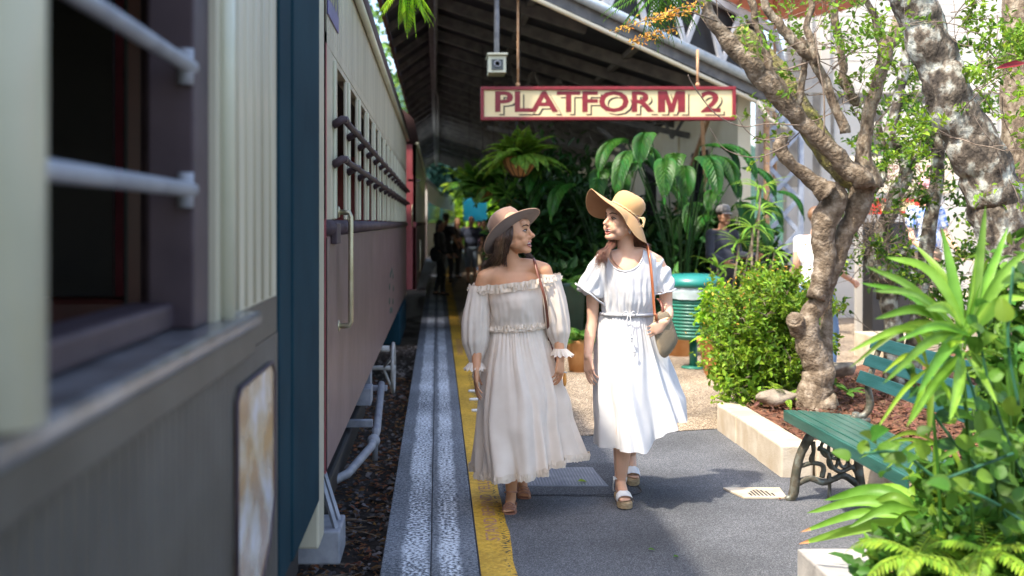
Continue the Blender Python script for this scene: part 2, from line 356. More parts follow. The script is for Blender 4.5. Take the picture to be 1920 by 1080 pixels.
# track bed with real undulation
g = G(); rings = []
for i in range(261):
    y = .5+i*.13 if i < 180 else 23.9+(i-180)*1.0
    rings.append([(-4.2+3.95*j/30+xo(y), y, -.5+.05*noise.noise(Vector((j*.4, y*3.1, 0)))+.03*noise.noise(Vector((j*1.3, y*9, 5)))) for j in range(31)])
g.loft(rings, closed=False); struct(g.build('track_bed', M['ballast']))
g = G(); n = 2600
yy = 4.2+np.random.rand(n)**1.6*14; xx = -1.3+np.random.rand(n)*1.03
for k in range(n):
    s_ = random.uniform(.006, .022)*(1 if random.random() < .93 else 1.8)
    q = Matrix.Rotation(random.random()*6, 3, 'Z') @ Matrix.Rotation(random.uniform(-.6, .6), 3, 'X')
    pts = [Vector((xx[k], yy[k], -.485)) + q @ Vector((a*s_*random.uniform(.6, 1.3), b*s_*random.uniform(.6, 1.3), c*s_*random.uniform(.3, .8))) for a, b, c in
           ((-1, -1, 0), (1, -1, 0), (1, 1, 0), (-1, 1, 0), (-.6, -.6, 1), (.6, -.6, 1), (.6, .6, 1), (-.6, .6, 1))]
    g.add(pts, [(0, 1, 5, 4), (1, 2, 6, 5), (2, 3, 7, 6), (3, 0, 4, 7), (4, 5, 6, 7)], 0, False)
tag(g.build('ballast_stones', M['rock']), kind='stuff')
g = G(); n = 2200; y2 = 4.2+np.random.rand(n)**1.5*10; x2 = -1.1+np.random.rand(n)*.84; a = np.random.rand(n)*6.28
g.leaves(np.stack([x2, y2, np.full(n, -.46)], 1), np.stack([np.cos(a), np.sin(a), np.random.randn(n)*.15], 1), np.random.randn(n, 3)*.35+[0, 0, 1],
         .025+np.random.rand(n)*.06, .008+np.random.rand(n)*.02)
tag(g.build('leaf_litter', M['leaf_brown']), kind='stuff')
g = G()
for k in range(60):
    p = V(random.uniform(-1.0, -.3), random.uniform(4.3, 7.5), -.46); a = random.uniform(-.7, .7)+(3.14 if random.random() < .5 else 0)
    pts = [p]
    for j in range(5): a += random.uniform(-.35, .35); p = p+V(math.cos(a)*.06, math.sin(a)*.06, random.uniform(-.012, .014)); pts.append(p)
    g.tube(pts, lin([random.uniform(.0025, .007), .0015], 6), 5)
tag(g.build('dead_twigs', M['twig']), kind='stuff')

struct(strip(-.262, -.032, -4, 75, -.75, .0, 40).build('platform_coping', M['coping'], bevel=.006))
c2 = struct(strip(-.029, .193, -4, 75, -.75, .0, 40).build('platform_coping_inner', M['coping'], bevel=.006)); c2.name = 'platform_coping'
struct(strip(.196, 34, -4, 76, -.8, -.004, 40).build('platform', M['asphalt']))
struct(strip(.2, .366, -4, 74, -.003, .003, 500, wob=.012).build('yellow_line', M['yellow']))
pts = [(.372, 8.02), (1.0, 8.02), (1.55, 8.12), (2.17, 8.3), (2.6, 8.6), (12, 9.5), (12, 60), (2.2, 60), (.372, 26)]
struct(G().prism(pts, -.003, .0015).build('gravel_path', M['aggregate']))
struct(G().prism([(.372, 7.72), (1.06, 7.74), (1.1, 8.0), (.372, 8.015)], -.003, .0012).build('asphalt_patch', M['asph_dark']))
struct(G().prism([(.40, 6.28), (1.16, 6.28), (1.22, 7.12), (.40, 7.12)], -.003, .001).build('asphalt_patch', M['asph_dark']))
g = G()
for pts_ in ([(.38, 8.0), (.8, 8.02), (1.2, 8.03), (1.6, 8.12), (2.15, 8.29)], [(.42, 6.27), (.8, 6.255), (1.17, 6.27), (1.23, 6.7), (1.24, 7.15)]):
    q_ = spline([V(a_, b_, .001) for a_, b_ in pts_], 12); q_ = [v_+V(noise.noise(v_*9)*.02, noise.noise(v_*9+V(5, 0, 0))*.02, 0) for v_ in q_]; g.tube(q_, .004, 5, flat=.35, fa=(0, 0, 1))
struct(g.build('asphalt_cracks', M['black_int']))
# stencilled words on the yellow line
g = G(); text_geo(g, 'STAND BEHIND YELLOW LINE', (.318, 5.36, .0045), (0, 1, 0), (-1, 0, 0), .072, 1.75, .01)
tag(g.build('stencil_text', M['text_pink']), 'faded pinkish red STAND BEHIND YELLOW LINE stencil on the near yellow line', 'floor marking')
g = G(); text_geo(g, 'STAND BEHIND YELLOW LINE', (.318, 12.9, .0045), (0, 1, 0), (-1, 0, 0), .072, 1.75, .01)
tag(g.build('stencil_text', M['text_pink']), 'faint red stencil further up the yellow line beyond the two women', 'floor marking')
# white rods lying / painted ladder of three white bars at the edge
for i, (px, py, wl) in enumerate([(878, 736, 45), (880, 752, 42), (884, 773, 40)]):
    D = 3200/(py-VY); p = P(px, py, D); q = P(px+wl, py, D)
    g = G(); r_ = .013
    g.tube([V(p.x, D, r_+.002), V(p.x+.012, D, r_+.002), V(q.x+.05, D+.004, r_+.002)], [r_*.85, r_, r_], 12)
    tag(g.build('white_tube', M['white_txt']), ['white tube lying on the yellow line, farthest of the three', 'white tube lying on the yellow line, middle of the three', 'white tube lying on the yellow line, nearest of the three'][i], 'tube', 'white tubes on the yellow line')
# manhole cover
r = thing('manhole_cover', 'ribbed steel pit cover set in the asphalt behind the left woman', 'manhole cover', (.8, 6.7, 0))
cov = [(.5, 6.47), (1.04, 6.47), (1.01, 6.98), (.5, 6.98)]
G().prism(cov, -.003, .003).build('plate', mat('worn_steel', (.12, .135, .16), (.2, .215, .24), 9, .5, .2, 60), r)
g = G()
for i in range(26): x = .515+i*.0196; g.box(x, x+.009, 6.49, 6.96, .0032, .0055)
g.build('tread_ribs', M['pipe'], r)
g = G().leaves([[.86, 6.55, .014]], [[1, .1, .05]], [[0, -.2, 1]], .06, .03)
tag(g.build('fallen_leaf', M['leaf_y']), 'single yellow green leaf lying on the steel pit cover', 'leaf')
for k, (px_, py_) in enumerate([(1215, 1032), (1262, 1046), (1460, 938)]):
    D_ = 3200/(py_-VY); tag(G().leaves([[(px_-VX)*D_/F, D_, .006]], [[1, .4*k, 0]], [[.1, -.2, 1]], .035, .018).build('fallen_leaf', M['leaf_mid' if k < 2 else 'leaf_brown']), ['small green leaf on the asphalt in the foreground', 'second small green leaf on the asphalt, right of the other', 'little brown leaf beside the drain grate'][k], 'leaf')
# drain
r = thing('drain_grate', 'pale square drain surround with slotted grate beside the bench foot', 'drain', (1.9, 6.3, 0))
G().prism([(1.78, 6.19), (2.03, 6.19), (2.06, 6.42), (1.72, 6.42)], -.003, .009).build('surround', M['kerb'], r, bevel=.002)
g = G()
for i in range(7): x = 1.83+i*.022; h = .02+.055*math.sin(math.pi*(i+.6)/7.2); g.box(x, x+.011, 6.22, 6.22+h*1.9, .0092, .0105)
g.build('slots', M['black_int'], r)

# ------------------------------------------------------------------ raised beds
kz = .2
def kerbrun(x0, y0, x1, y1, w, n, lab, side):
    """n kerb blocks end to end"""
    d = V(x1-x0, y1-y0, 0); L = d.length; d /= L; s_ = V(-d.y, d.x, 0)*side
    for i in range(n):
        a = V(x0, y0, 0)+d*(L*i/n+.004); b = V(x0, y0, 0)+d*(L*(i+1)/n-.006)
        j = random.uniform(-.006, .006)
        p = [(a.x+s_.x*j, a.y+s_.y*j), (b.x+s_.x*j, b.y+s_.y*j), (b.x+s_.x*w, b.y+s_.y*w), (a.x+s_.x*w, a.y+s_.y*w)]
        if side < 0: p = p[::-1]
        g = G().prism(p, -.02, kz+random.uniform(-.004, .004))
        tag(g.build('kerb_block', M['kerb'], bevel=.012), lab[i] if isinstance(lab, list) else lab, 'kerb', 'concrete kerb blocks of the garden bed')
kerbrun(2.17, 6.72, 2.17, 8.28, .2, 3, ['corner kerb block with the dark mossy joint behind the bench end', 'middle kerb block between the corner block and the leafy shrub', 'farthest kerb block under the spilling leafy shrub'], -1)
kerbrun(2.385, 6.7, 2.78, 6.7, .18, 1, ['kerb block seen through the iron leg of the bench'], 1)
kerbrun(2.6, 4.66, 2.6, 6.69, .16, 4, ['kerb block under the near end of the bench, closest to the bottom corner kerb', 'second kerb block behind the bench counted from the near leg', 'third kerb block behind the bench counted from the near leg', 'kerb block just behind the far iron leg of the bench'], -1)
g = G().prism([(2.17, 8.28), (2.37, 8.28), (3.6, 9.9), (3.4, 10.0)], -.02, kz); tag(g.build('kerb_block', M['kerb'], bevel=.012), 'long kerb running back under the leafy shrub toward the bin', 'kerb')
def bed(poly_fn, x0, x1, y0, y1, nx, ny, z, name, amp=.03):
    g = G(); vs = []; idx = {}
    for j in range(ny+1):
        for i in range(nx+1):
            x = x0+(x1-x0)*i/nx; y = y0+(y1-y0)*j/ny
            idx[i, j] = len(vs); vs.append((x, y, z+amp*noise.noise(Vector((x*3, y*3, 1)))+amp*.5*noise.noise(Vector((x*14, y*14, 1)))))
    f = [(idx[i, j], idx[i+1, j], idx[i+1, j+1], idx[i, j+1]) for j in range(ny) for i in range(nx) if poly_fn(x0+(x1-x0)*(i+.5)/nx, y0+(y1-y0)*(j+.5)/ny)]
    g.add(vs, f); return struct(g.build(name, M['mulch']))
inbed = lambda x, y: (x > 2.36 and y > 6.86 and y < 8.3+(x-2.36)*1.2) or (x > 2.75 and 4.5 < y <= 6.9)
bed(inbed, 2.3, 9, 4.5, 13, 110, 140, .2, 'garden_bed')
g = G(); n = 9000; x = 2.3+np.random.rand(n)*2.6; y = 4.6+np.random.rand(n)*5
keep = np.array([inbed(a+.0, b) for a, b in zip(x, y)]); x, y = x[keep], y[keep]; n = len(x); a = np.random.rand(n)*6.28
g.leaves(np.stack([x, y, np.full(n, .215)+np.random.rand(n)*.03], 1), np.stack([np.cos(a), np.sin(a), np.random.randn(n)*.35], 1), np.random.randn(n, 3)*.6+[0, 0, 1],
         .025+np.random.rand(n)*.05, .008+np.random.rand(n)*.018, fold=.1)
tag(g.build('bark_mulch', M['chip']), kind='stuff')
# near bed
g = G().prism([(1.55, 3.0), (1.71, 3.0), (1.71, 4.42), (1.55, 4.6)], -.02, kz)
tag(g.build('kerb_block', M['kerb_grey'], bevel=.01), 'grey kerb at the bottom corner, nearest the camera', 'kerb')
g = G().prism([(1.713, 4.424), (3.2, 4.424), (3.2, 4.6), (1.554, 4.602)], -.02, kz-.003)
tag(g.build('kerb_block', M['kerb_grey'], bevel=.01), 'grey kerb end wall between near plants and bench', 'kerb')
bed(lambda x, y: x > 1.7 and y < 4.43, 1.65, 4.5, 1.5, 4.5, 50, 50, .16, 'garden_bed')
g = G(); n = 3500; x = 1.72+np.random.rand(n)*1.6; y = 2.9+np.random.rand(n)*1.5; a = np.random.rand(n)*6.28
g.leaves(np.stack([x, y, np.full(n, .175)+np.random.rand(n)*.03], 1), np.stack([np.cos(a), np.sin(a), np.random.randn(n)*.35], 1), np.random.randn(n, 3)*.6+[0, 0, 1],
         .02+np.random.rand(n)*.04, .008+np.random.rand(n)*.012, fold=.1)
tag(g.build('bark_mulch', M['chip']), kind='stuff')

# ================================================================== TRAIN
def side_shell(r, y0, y1, X, zb, zs, zt, ze, wins, low, up, name='side'):
    """side wall facing +X with window openings; wins = list of (ya, yb)"""
    G().box(X-.05, X, y0, y1, zb, zs).build('lower_panel', low, r, bevel=.004)
    G().box(X-.05, X, y0, y1, zt, ze).build('letterboard', up, r)
    e = [y0]+[v for a in wins for v in a]+[y1]
    for i in range(0, len(e), 2):
        if e[i+1]-e[i] > .01:
            G().box(X-.02, X-.001, e[i], e[i+1], zs, zt).build('window_post', up, r, bevel=.004)

def roof(r, y0, y1, X, ze, wide=2.8, rise=.55, fas=.26):
    g = G(); prof = []
    xc = X-wide/2+.03
    for j in range(13):
        a = math.pi*(j/12); prof.append((xc+(wide/2-.027)*math.cos(a), ze+fas+rise*math.sin(a)**.9))
    prof = [(X+.02, ze+.035)] + prof + [(X-wide+.02, ze+.035)]
    rings = [[(x, y, z) for x, z in prof] for y in (y0, y1)]
    g.loft(rings, True, True); g.build('roof', M['roof_maroon'], r)
    g = G(); g.tube([(X+.025, y0+.01, ze+.01), (X+.025, y1-.01, ze+.01)], .026, 8)
    g.build('gutter_bead', M['cream_trim'], r)

def interior(r, y0, y1, X, zb, zt, wide=2.75, seats=True, part=[]):
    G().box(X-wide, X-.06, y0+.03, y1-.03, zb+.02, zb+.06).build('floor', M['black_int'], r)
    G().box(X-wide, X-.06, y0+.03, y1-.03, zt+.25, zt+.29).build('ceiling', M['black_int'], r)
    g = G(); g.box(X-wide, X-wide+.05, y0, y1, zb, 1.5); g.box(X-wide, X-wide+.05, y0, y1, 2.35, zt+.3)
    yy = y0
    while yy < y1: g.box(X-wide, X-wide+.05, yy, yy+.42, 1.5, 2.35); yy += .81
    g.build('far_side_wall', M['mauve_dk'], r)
    if seats:
        yy = y0+.5
        while yy < y1-.4:
            g = G(); g.box(X-1.2, X-.1, yy, yy+.09, zb+.1, 1.42); g.box(X-1.2, X-.1, yy+.09, yy+.5, zb+.3, 1.02); g.build('seat', M['seat_red'], r, bevel=.02); yy += 1.62

# --- near carriage
X1 = -.5
r = thing('train_carriage', 'near carriage with grey lower boards and open barred window filling the left edge', 'train carriage', (-1.9, 2, -.5))
zb, zs, zt, ze = .45, 1.372, 2.5, 2.93
G().box(X1-.05, X1, -4, 3.34, zb, 1.26).build('lower_panel', M['grey_body'], r)
g = G()
yy = -1.0
while yy < 3.3: g.tube([(X1-.0005, yy, zb+.02), (X1-.0005, yy, 1.255)], .002, 6); yy += .052
g.build('board_beads', M['grey_body'], r)
G().box(X1-.2, X1+.045, -4, 2.78, 1.335, 1.372).build('window_sill', mat('worn_sill', (.07, .07, .075), (.16, .16, .17), 9, .3, .15, 30, coat=.5), r, bevel=.012)
g = G(); g.box(X1-.05, X1+.03, -4, 2.76, 1.262, 1.334); g.build('sill_apron', M['grey_body'], r, bevel=.006)
G().box(X1-.05, X1-.002, 2.765, 3.34, 1.262, 1.371).build('panel_strip', M['grey_body'], r)
G().box(X1-.05, X1, -4, 3.34, 2.6, ze).build('letterboard', M['cream'], r)
# wide cream post nearest the lens and the boarded panel right of the window
g = G(); g.tube([(X1+.012, 1.17, 1.378), (X1+.012, 1.17, 2.6)], [.057, .057], 16, fa=(0, 1, 0)); g.box(X1-.05, X1-.002, .7, 1.15, 1.373, 2.6)
g.build('window_post', M['cream_trim'], r)
g = G(); g.box(X1-.05, X1-.004, 2.43, 3.34, 1.373, 2.6)
for y in (2.55, 2.68, 2.8, 2.93, 3.06, 3.2): g.tube([(X1-.003, y, 1.38), (X1-.003, y, 2.6)], .006, 6)
g.build('boarded_panel', M['cream'], r)
G().tube([(X1+.006, 2.5, 1.376), (X1+.006, 2.5, 2.6)], .02, 12).build('corner_bead', M['cream_trim'], r)
g = G(); g.box(X1-.12, X1-.02, 2.28, 2.43, 1.373, 2.6); g.build('window_jamb', M['mauve_dk'], r, bevel=.006)
g = G(); g.box(X1-.16, X1-.06, .7, 2.28, 1.373, 1.43); g.build('sash_rail', M['mauve_dk'], r, bevel=.01)
for z in (1.672, 1.935):
    g = G(); g.tube([(X1-.03, .3, z), (X1-.03, 2.3, z)], .0165, 12); g.tube([(X1-.035, 2.268, z-.04), (X1-.035, 2.268, z+.035)], .017, 10)
    g.build('window_bar', M['pipe'], r)
# interior of the near carriage
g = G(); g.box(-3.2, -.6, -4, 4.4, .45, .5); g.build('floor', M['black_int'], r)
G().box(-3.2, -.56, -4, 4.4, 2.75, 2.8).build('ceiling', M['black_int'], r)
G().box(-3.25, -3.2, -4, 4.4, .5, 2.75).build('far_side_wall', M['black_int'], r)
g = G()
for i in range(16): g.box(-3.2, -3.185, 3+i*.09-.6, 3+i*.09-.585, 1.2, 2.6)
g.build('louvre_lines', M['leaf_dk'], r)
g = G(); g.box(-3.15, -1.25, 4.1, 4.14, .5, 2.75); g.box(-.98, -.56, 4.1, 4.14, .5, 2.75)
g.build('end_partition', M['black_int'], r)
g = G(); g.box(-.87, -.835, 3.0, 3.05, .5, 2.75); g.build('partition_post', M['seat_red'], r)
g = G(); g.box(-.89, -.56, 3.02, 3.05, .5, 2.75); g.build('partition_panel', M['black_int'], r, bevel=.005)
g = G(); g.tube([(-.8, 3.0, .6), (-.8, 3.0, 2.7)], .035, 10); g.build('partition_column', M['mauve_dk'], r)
for y in (1.9, 3.4):
    g = G(); g.box(-2.2, -.72, y, y+.1, .5, 1.36); g.box(-2.2, -.72, y-.45, y, .8, .95); g.build('seat', M['seat_red'], r, bevel=.02)
for y, z in ((3.6, 2.42), (3.6, 1.95), (3.5, 1.45)):
    G().tube([(-1.9, y, z), (-1.35, y, z)], .012, 8).build('luggage_rail', M['steel'], r)
# dark teal door posts and cream end post
G().box(X1-.05, X1+.006, 3.345, 3.60, zb, 3.0).build('door', M['teal'], r, bevel=.006)
G().box(X1-.05, X1+.014, 3.606, 4.40, zb, 3.0).build('door', M['teal'], r, bevel=.01)
G().box(X1-.08, X1+.010, 4.41, 4.62, zb-.2, 3.0).build('end_post', M['cream'], r, bevel=.01)
roof(r, -4, 4.62, X1, 2.97)
G().box(-3.2, -.6, -4, 4.6, .1, .44).build('underframe', M['black_int'], r)
# framed picture panel on the lower boards
p = mat('faded_map', (.72, .7, .72), (.42, .24, .1), 7, .12, c3=(.6, .5, .36), detail=3, lo=.3, hi=.62, coat=.6)  # random blotches of white, tan and brown
r2 = thing('notice_panel', 'faded tan and white framed notice on the grey lower boards of the near carriage', 'notice panel', (X1, 2.95, .9))
pts = [(2.62, .57), (2.62, 1.16), (2.67, 1.185), (3.17, 1.185), (3.22, 1.15), (3.22, .78), (3.12, .66), (2.9, .56)]
g = G(); g.add([(X1+.008, y, z) for y, z in pts]+[(X1+.001, y, z) for y, z in pts], [tuple(range(8))]+[(i, i+8, (i+1) % 8+8, (i+1) % 8) for i in range(8)], 0, False); g.build('picture', p, r2)
q = [(X1+.008, y, z) for y, z in pts]; g = G(); g.tube(q+[q[0]], .006, 6); g.build('frame', M['mauve_dk'], r2)

# --- second carriage
X2 = -.5; zb, zs, zt, ze = .475, 1.54, 2.41, 2.93
def carriage(label, X, y0, y1, pitch, low, up, zbot=.475, wins=True, detail=True, off=(0, 0), seed=1):
    r = thing('train_carriage', label, 'train carriage', (X-1.35, (y0+y1)/2, -.5), 'carriages of the train')
    G().box(X-.06, X, y0, y1, zbot, 1.539).build('lower_panel', low, r, bevel=.006)
    G().box(X-.06, X, y0, y1, zt, ze).build('letterboard', up, r)
    g = G(); rr = []
    for q in range(7): a = math.pi*q/6; rr.append((X+.03*math.sin(a)**.7, 1.615-.075*q/6))
    g.loft([[(x, y, z) for x, z in [(X-.05, 1.615)]+rr+[(X-.05, 1.54)]] for y in (y0+.02, y1-.02)], True, True); g.build('waist_rail', M['mauve_dk'], r)
    ys = np.arange(y0+.28, y1-.3, pitch)
    for i, y in enumerate(ys):                              # posts between tall narrow windows
        pw = .2 if detail else .25
        G().box(X-.018, X-.001, y, y+pw, 1.616, zt).build('window_post', up, r, bevel=.006)
        if detail:
            G().box(X-.001, X+.014, y+.06, y+.13, 1.62, zt-.03).build('bead', M['cream_trim'], r, bevel=.004)
            G().box(X-.03, X-.012, y+pw, y+pw+.03, 1.616, zt).build('window_frame', M['mauve_dk'], r)
    G().box(X-.05, X-.001, y0, y0+.27, 1.616, zt).build('window_post', up, r)
    G().box(X-.05, X-.001, y1-.3, y1, 1.616, zt).build('window_post', up, r)
    G().box(X-.058, X-.003, y0+.27, y1-.3, zt-.03, zt-.001).build('window_head', up, r)
    if detail:
        for z in (2.095, 1.905):
            g = G(); pth = []
            for i, y in enumerate(ys):
                pth += [(X+.055, y+.03, z), (X+.055, y+.4, z-.004)]
            g.tube(pth, .016, 8)
            for y in ys: g.tube([(X+.0, y+.03, z-.03), (X+.05, y+.03, z), (X+.06, y+.07, z)], .02, 6)
            g.build('window_bar', M['mauve_dk'], r)
        for i in range(60): pass
        g = G(); yy = y0
        while yy < y1: g.box(X-.002, X+.0015, yy, yy+.012, zt+.05, ze-.03); yy += .11
        g.build('board_joints', M['cream'], r)
    interior(r, y0, y1, X, zbot, zt)
    G().box(X-2.75, X-.0, y0, y0+.05, zbot, ze).build('end_wall', M['red_end'], r); G().box(X-2.75, X, y1-.05, y1, zbot, ze).build('end_wall', M['red_end'], r)
    roof(r, y0-.05, y1+.05, X, ze)
    G().box(X-2.3, X-.35, y0+.3, y1-.3, .12, zbot-.01).build('underframe', M['black_int'], r)
    return r
r = carriage('cream over maroon carriage with rows of barred windows beside the platform edge', X2, 4.78, 17.2, .81, M['mauve'], M['cream'])
# grab handle
g = G(); y = 5.4; pth = [(X2, y, 1.655), (X2+.055, y, 1.652), (X2+.062, y, 1.63), (X2+.062, y, 1.1), (X2+.055, y, 1.08), (X2, y, 1.078)]
g.tube(pth, .0135, 10); g.sphere((X2, y, 1.655), (.01, .03, .03)); g.sphere((X2, y, 1.078), (.01, .03, .03)); g.build('grab_handle', M['brass'], r)
g = G(); g.box(X2, X2+.03, 5.0, 5.2, 1.50, 1.6); g.build('step_block', M['mauve_dk'], r, bevel=.005)
# number plate high on the letterboard
pl = mat('purple_plate', (.10, .085, .2), (.13, .11, .25), 5, .4)
g = G().box(X2+.001, X2+.008, 4.72+.1, 5.33, 2.545, 2.9); g.build('number_plate', pl, r, bevel=.003)
g = G(); text_geo(g, '2001', (X2+.0095, 4.86, 2.62), (0, 1, 0), (0, 0, 1), .2, .44, .02); g.build('plate_digits', M['brass'], r)
# faded green crest on the lower panel
g = G(); 
for i in range(9): a = i/9*6.28; g.sphere((X2+.002, 11.6+.5*math.cos(a), .86+.22*math.sin(a)), (.002, .12, .035), 8, 6)
g.build('painted_crest', mat('crest_green', (.01, .07, .05), (.02, .09, .07), 6), r)
# brake gear, steps and hand wheel below the body
g = G(); wy = 10.3
ring = [(X2+.075, wy+.235*math.cos(a), .2+.235*math.sin(a)) for a in np.linspace(0, 2*math.pi, 25)]; g.tube(ring, .016, 8)
for a in (0.4, 2.5, 4.6): g.tube([(X2-.02, wy, .2), (X2+.075, wy+.235*math.cos(a), .2+.235*math.sin(a))], .012, 6)
g.tube([(X2-.5, wy, .2), (X2+.09, wy, .2)], .022, 8); g.build('brake_wheel', mat('dusty_white', (.3, .29, .27), (.4, .38, .35), 20, .6), r)
g = G(); g.tube([(X2-.5, 5.6, .02), (X2-.05, 6.55, .06), (X2+.06, 7.1, .11), (X2+.08, 7.4, .16), (X2+.05, 8.6, .3)], .028, 10)
g.sphere((X2+.07, 7.2, .13), .045); g.tube([(X2+.075, 7.28, .2), (X2+.075, 7.28, -.02)], .02, 8); g.build('brake_pipe', M['pipe'], r)
g = G(); g.box(X2-.25, X2+.04, 5.05, 5.35, -.02, .14); g.build('foot_step', M['pipe'], r, bevel=.01)
g = G(); 
for k in (0, 1): g.bar((X2+.02, 5.1+k*.15, .12), (X2-.12, 5.25+k*.12, .5), .02, .02)
g.build('step_bracket', M['pipe'], r)
for b_ in ((X2-.2, X2+.02, 7.7, 7.95, .28, .4), (X2-.2, X2+.1, 8.5, 8.56, .26, .30), (X2-.2, X2-.02, 8.3, 8.5, .3, .46), (X2-.2, X2+.05, 7.4, 7.46, .18, .23)): G().box(*b_).build('spring_hanger', M['pipe'], r, bevel=.004)
G().tube([(X2-.1, 10, .42), (X2+.05, 10, .42)], .03, 8).build('buffer_stub', M['kerb_grey'], r)
for y in (6.4, 8.1):
    g = G(); g.loft([[(X2-.45+q, y+.42*math.cos(a)*s_, -.02+.42*math.sin(a)*s_) for a in np.linspace(0, 2*math.pi, 24, False)] for q, s_ in ((0, .3), (0, 1), (.1, 1), (.12, .85), (.05, .8), (.05, .1))], True, True)
    g.build('wheel', M['black_int'], r)
g = G().box(X2-.5, X2-.1, 5.8, 8.9, .0, .16); g.build('bogie_frame', M['black_int'], r, bevel=.02)
g = G(); g.box(X2-.3, X2+.03, 13.5, 16, .05, .46); g.build('battery_box', M['teal'], r, bevel=.02)

r = carriage('carriage with maroon red end wall beyond the cream one', -.36, 18.0, 32.2, .9, M['mauve_dk'], M['cream'], detail=False)
G().tube([(-.34, 18.7, 1.3), (-.3, 18.7, 1.3), (-.3, 18.7, .75), (-.34, 18.7, .75)], .014, 8).build('grab_handle', M['brass'], r)
G().tube([(-.42, 17.95, 1.9), (-.42, 17.9, 1.9), (-.42, 17.9, 1.55), (-.42, 17.95, 1.55)], .014, 8).build('grab_handle', M['brass'], r)
g = G(); g.box(-.5, -.28, 18.0, 18.03, 2.3, 2.34); g.build('lamp_bracket', M['black_int'], r)
# far carriages following the curve, sunlit brightness put into their colour
for k, (ya, yb) in enumerate([(33, 46), (46.7, 60)]):
    xa, xb = xo(ya)-.37, xo(yb)-.33
    r = thing('train_carriage', ['sunlit white carriage curving away beyond the canopy shade', 'last pale carriage far up the curving track'][k], 'train carriage', (0, 0, 0), 'carriages of the train')
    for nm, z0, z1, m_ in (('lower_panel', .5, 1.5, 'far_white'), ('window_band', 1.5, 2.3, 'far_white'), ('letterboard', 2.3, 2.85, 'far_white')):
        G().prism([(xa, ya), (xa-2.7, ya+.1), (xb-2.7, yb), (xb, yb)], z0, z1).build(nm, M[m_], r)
    g = G()
    for t in np.arange(.03, .97, .06):
        a = V(xa, ya, 0).lerp(V(xb, yb, 0), t); b = V(xa, ya, 0).lerp(V(xb, yb, 0), t+.032); g.prism([(a.x+.01, a.y), (b.x+.01, b.y), (b.x-.05, b.y), (a.x-.05, a.y)], 1.6, 2.25)
    g.build('windows', M['glass'], r)
    g = G(); prof = [(0.03, 2.87), (0, 3.0), (-.5, 3.25), (-1.35, 3.38), (-2.2, 3.25), (-2.7, 3.0), (-2.73, 2.87)]
    g.loft([[(xx_+a, z_ and yy_ or yy_, z_) for a, z_ in prof] for xx_, yy_ in ((xa, ya-.1), (xb, yb))], True, True); g.build('roof', M['galv'], r)

# ================================================================== CANOPY
RU, SL = 3.45, .32
def rz(x): return CH+RU-SL*(x+.1) if x > -.1 else CH+RU-.72*(-.1-x)
def fy(x): return 13.26+(x+.1)*.54
can = thing('platform_canopy', 'long dark timber canopy roofing the platform with white lattice gable', 'canopy', (2, 30, 0))
XE, YE = 5.02, 62
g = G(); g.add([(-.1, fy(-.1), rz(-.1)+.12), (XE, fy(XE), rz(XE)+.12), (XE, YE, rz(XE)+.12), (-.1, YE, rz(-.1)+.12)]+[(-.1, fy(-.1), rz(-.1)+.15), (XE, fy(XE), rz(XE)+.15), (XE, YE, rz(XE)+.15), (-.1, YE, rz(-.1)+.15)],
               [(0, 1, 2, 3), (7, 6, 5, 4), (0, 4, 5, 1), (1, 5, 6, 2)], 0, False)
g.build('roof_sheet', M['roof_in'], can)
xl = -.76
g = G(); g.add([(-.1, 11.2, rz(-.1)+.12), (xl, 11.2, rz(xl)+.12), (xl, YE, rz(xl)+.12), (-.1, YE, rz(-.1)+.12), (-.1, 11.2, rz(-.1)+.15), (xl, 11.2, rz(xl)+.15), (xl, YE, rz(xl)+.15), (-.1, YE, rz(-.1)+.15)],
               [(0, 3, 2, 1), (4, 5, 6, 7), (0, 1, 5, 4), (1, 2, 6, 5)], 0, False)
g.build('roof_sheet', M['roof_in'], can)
# a flat inner sheet of corrugations
y = 13.6
while y < YE-1:
    xs = [xx_ for xx_ in (-.06, XE) ]
    xr = min(XE, (y-.6-13.26)/.54-.1)
    if xr > .3: G().bar((-.05, y, rz(-.1)-.01), (xr, y, rz(xr)), .1, .17).build('rafter', M['rafter'], can)
    if y > 11.3: G().bar((-.14, y, rz(-.1)-.02), (xl, y, rz(xl)+.03), .08, .11).build('rafter', M['rafter'], can)
    y += 1.45 if y < 40 else 2.9
G().box(-.15, -.05, 11.2, YE, rz(-.1)-.16, rz(-.1)+.1).build('ridge_beam', M['rafter'], can, bevel=.01)
G().tube([(-.02, 11.3, rz(-.1)-.2), (-.04, 26, rz(-.1)-.2), (0.02, 27, rz(-.1)-.24), (.02, 60, rz(-.1)-.22)], .035, 8).build('cable_pipe', M['rafter'], can)
for x in (1.3, 2.9, 4.5):
    G().box(x-.05, x+.05, fy(x)+.3, YE, rz(x)+.035, rz(x)+.118).build('purlin', M['rafter'], can)
# scalloped valance at the left eave
g = G(); vs = []; n_ = 330
for i in range(n_+1):
    y = 11.2+50*i/n_; vs += [(xl-.01, y, rz(xl)+.18), (xl-.01, y, rz(xl)-.02-.06*abs(math.sin(i*math.pi/2*.5)))]
vs2 = [(x-.02, y, z) for x, y, z in vs]; k = len(vs)
f = [(2*i, 2*i+1, 2*i+3, 2*i+2) for i in range(n_)]+[(k+2*i, k+2*i+2, k+2*i+3, k+2*i+1) for i in range(n_)]+[(2*i+1, k+2*i+1, k+2*i+3, 2*i+3) for i in range(n_)]
g.add(vs+vs2, f, 0, False); g.build('valance', M['valance'], can)
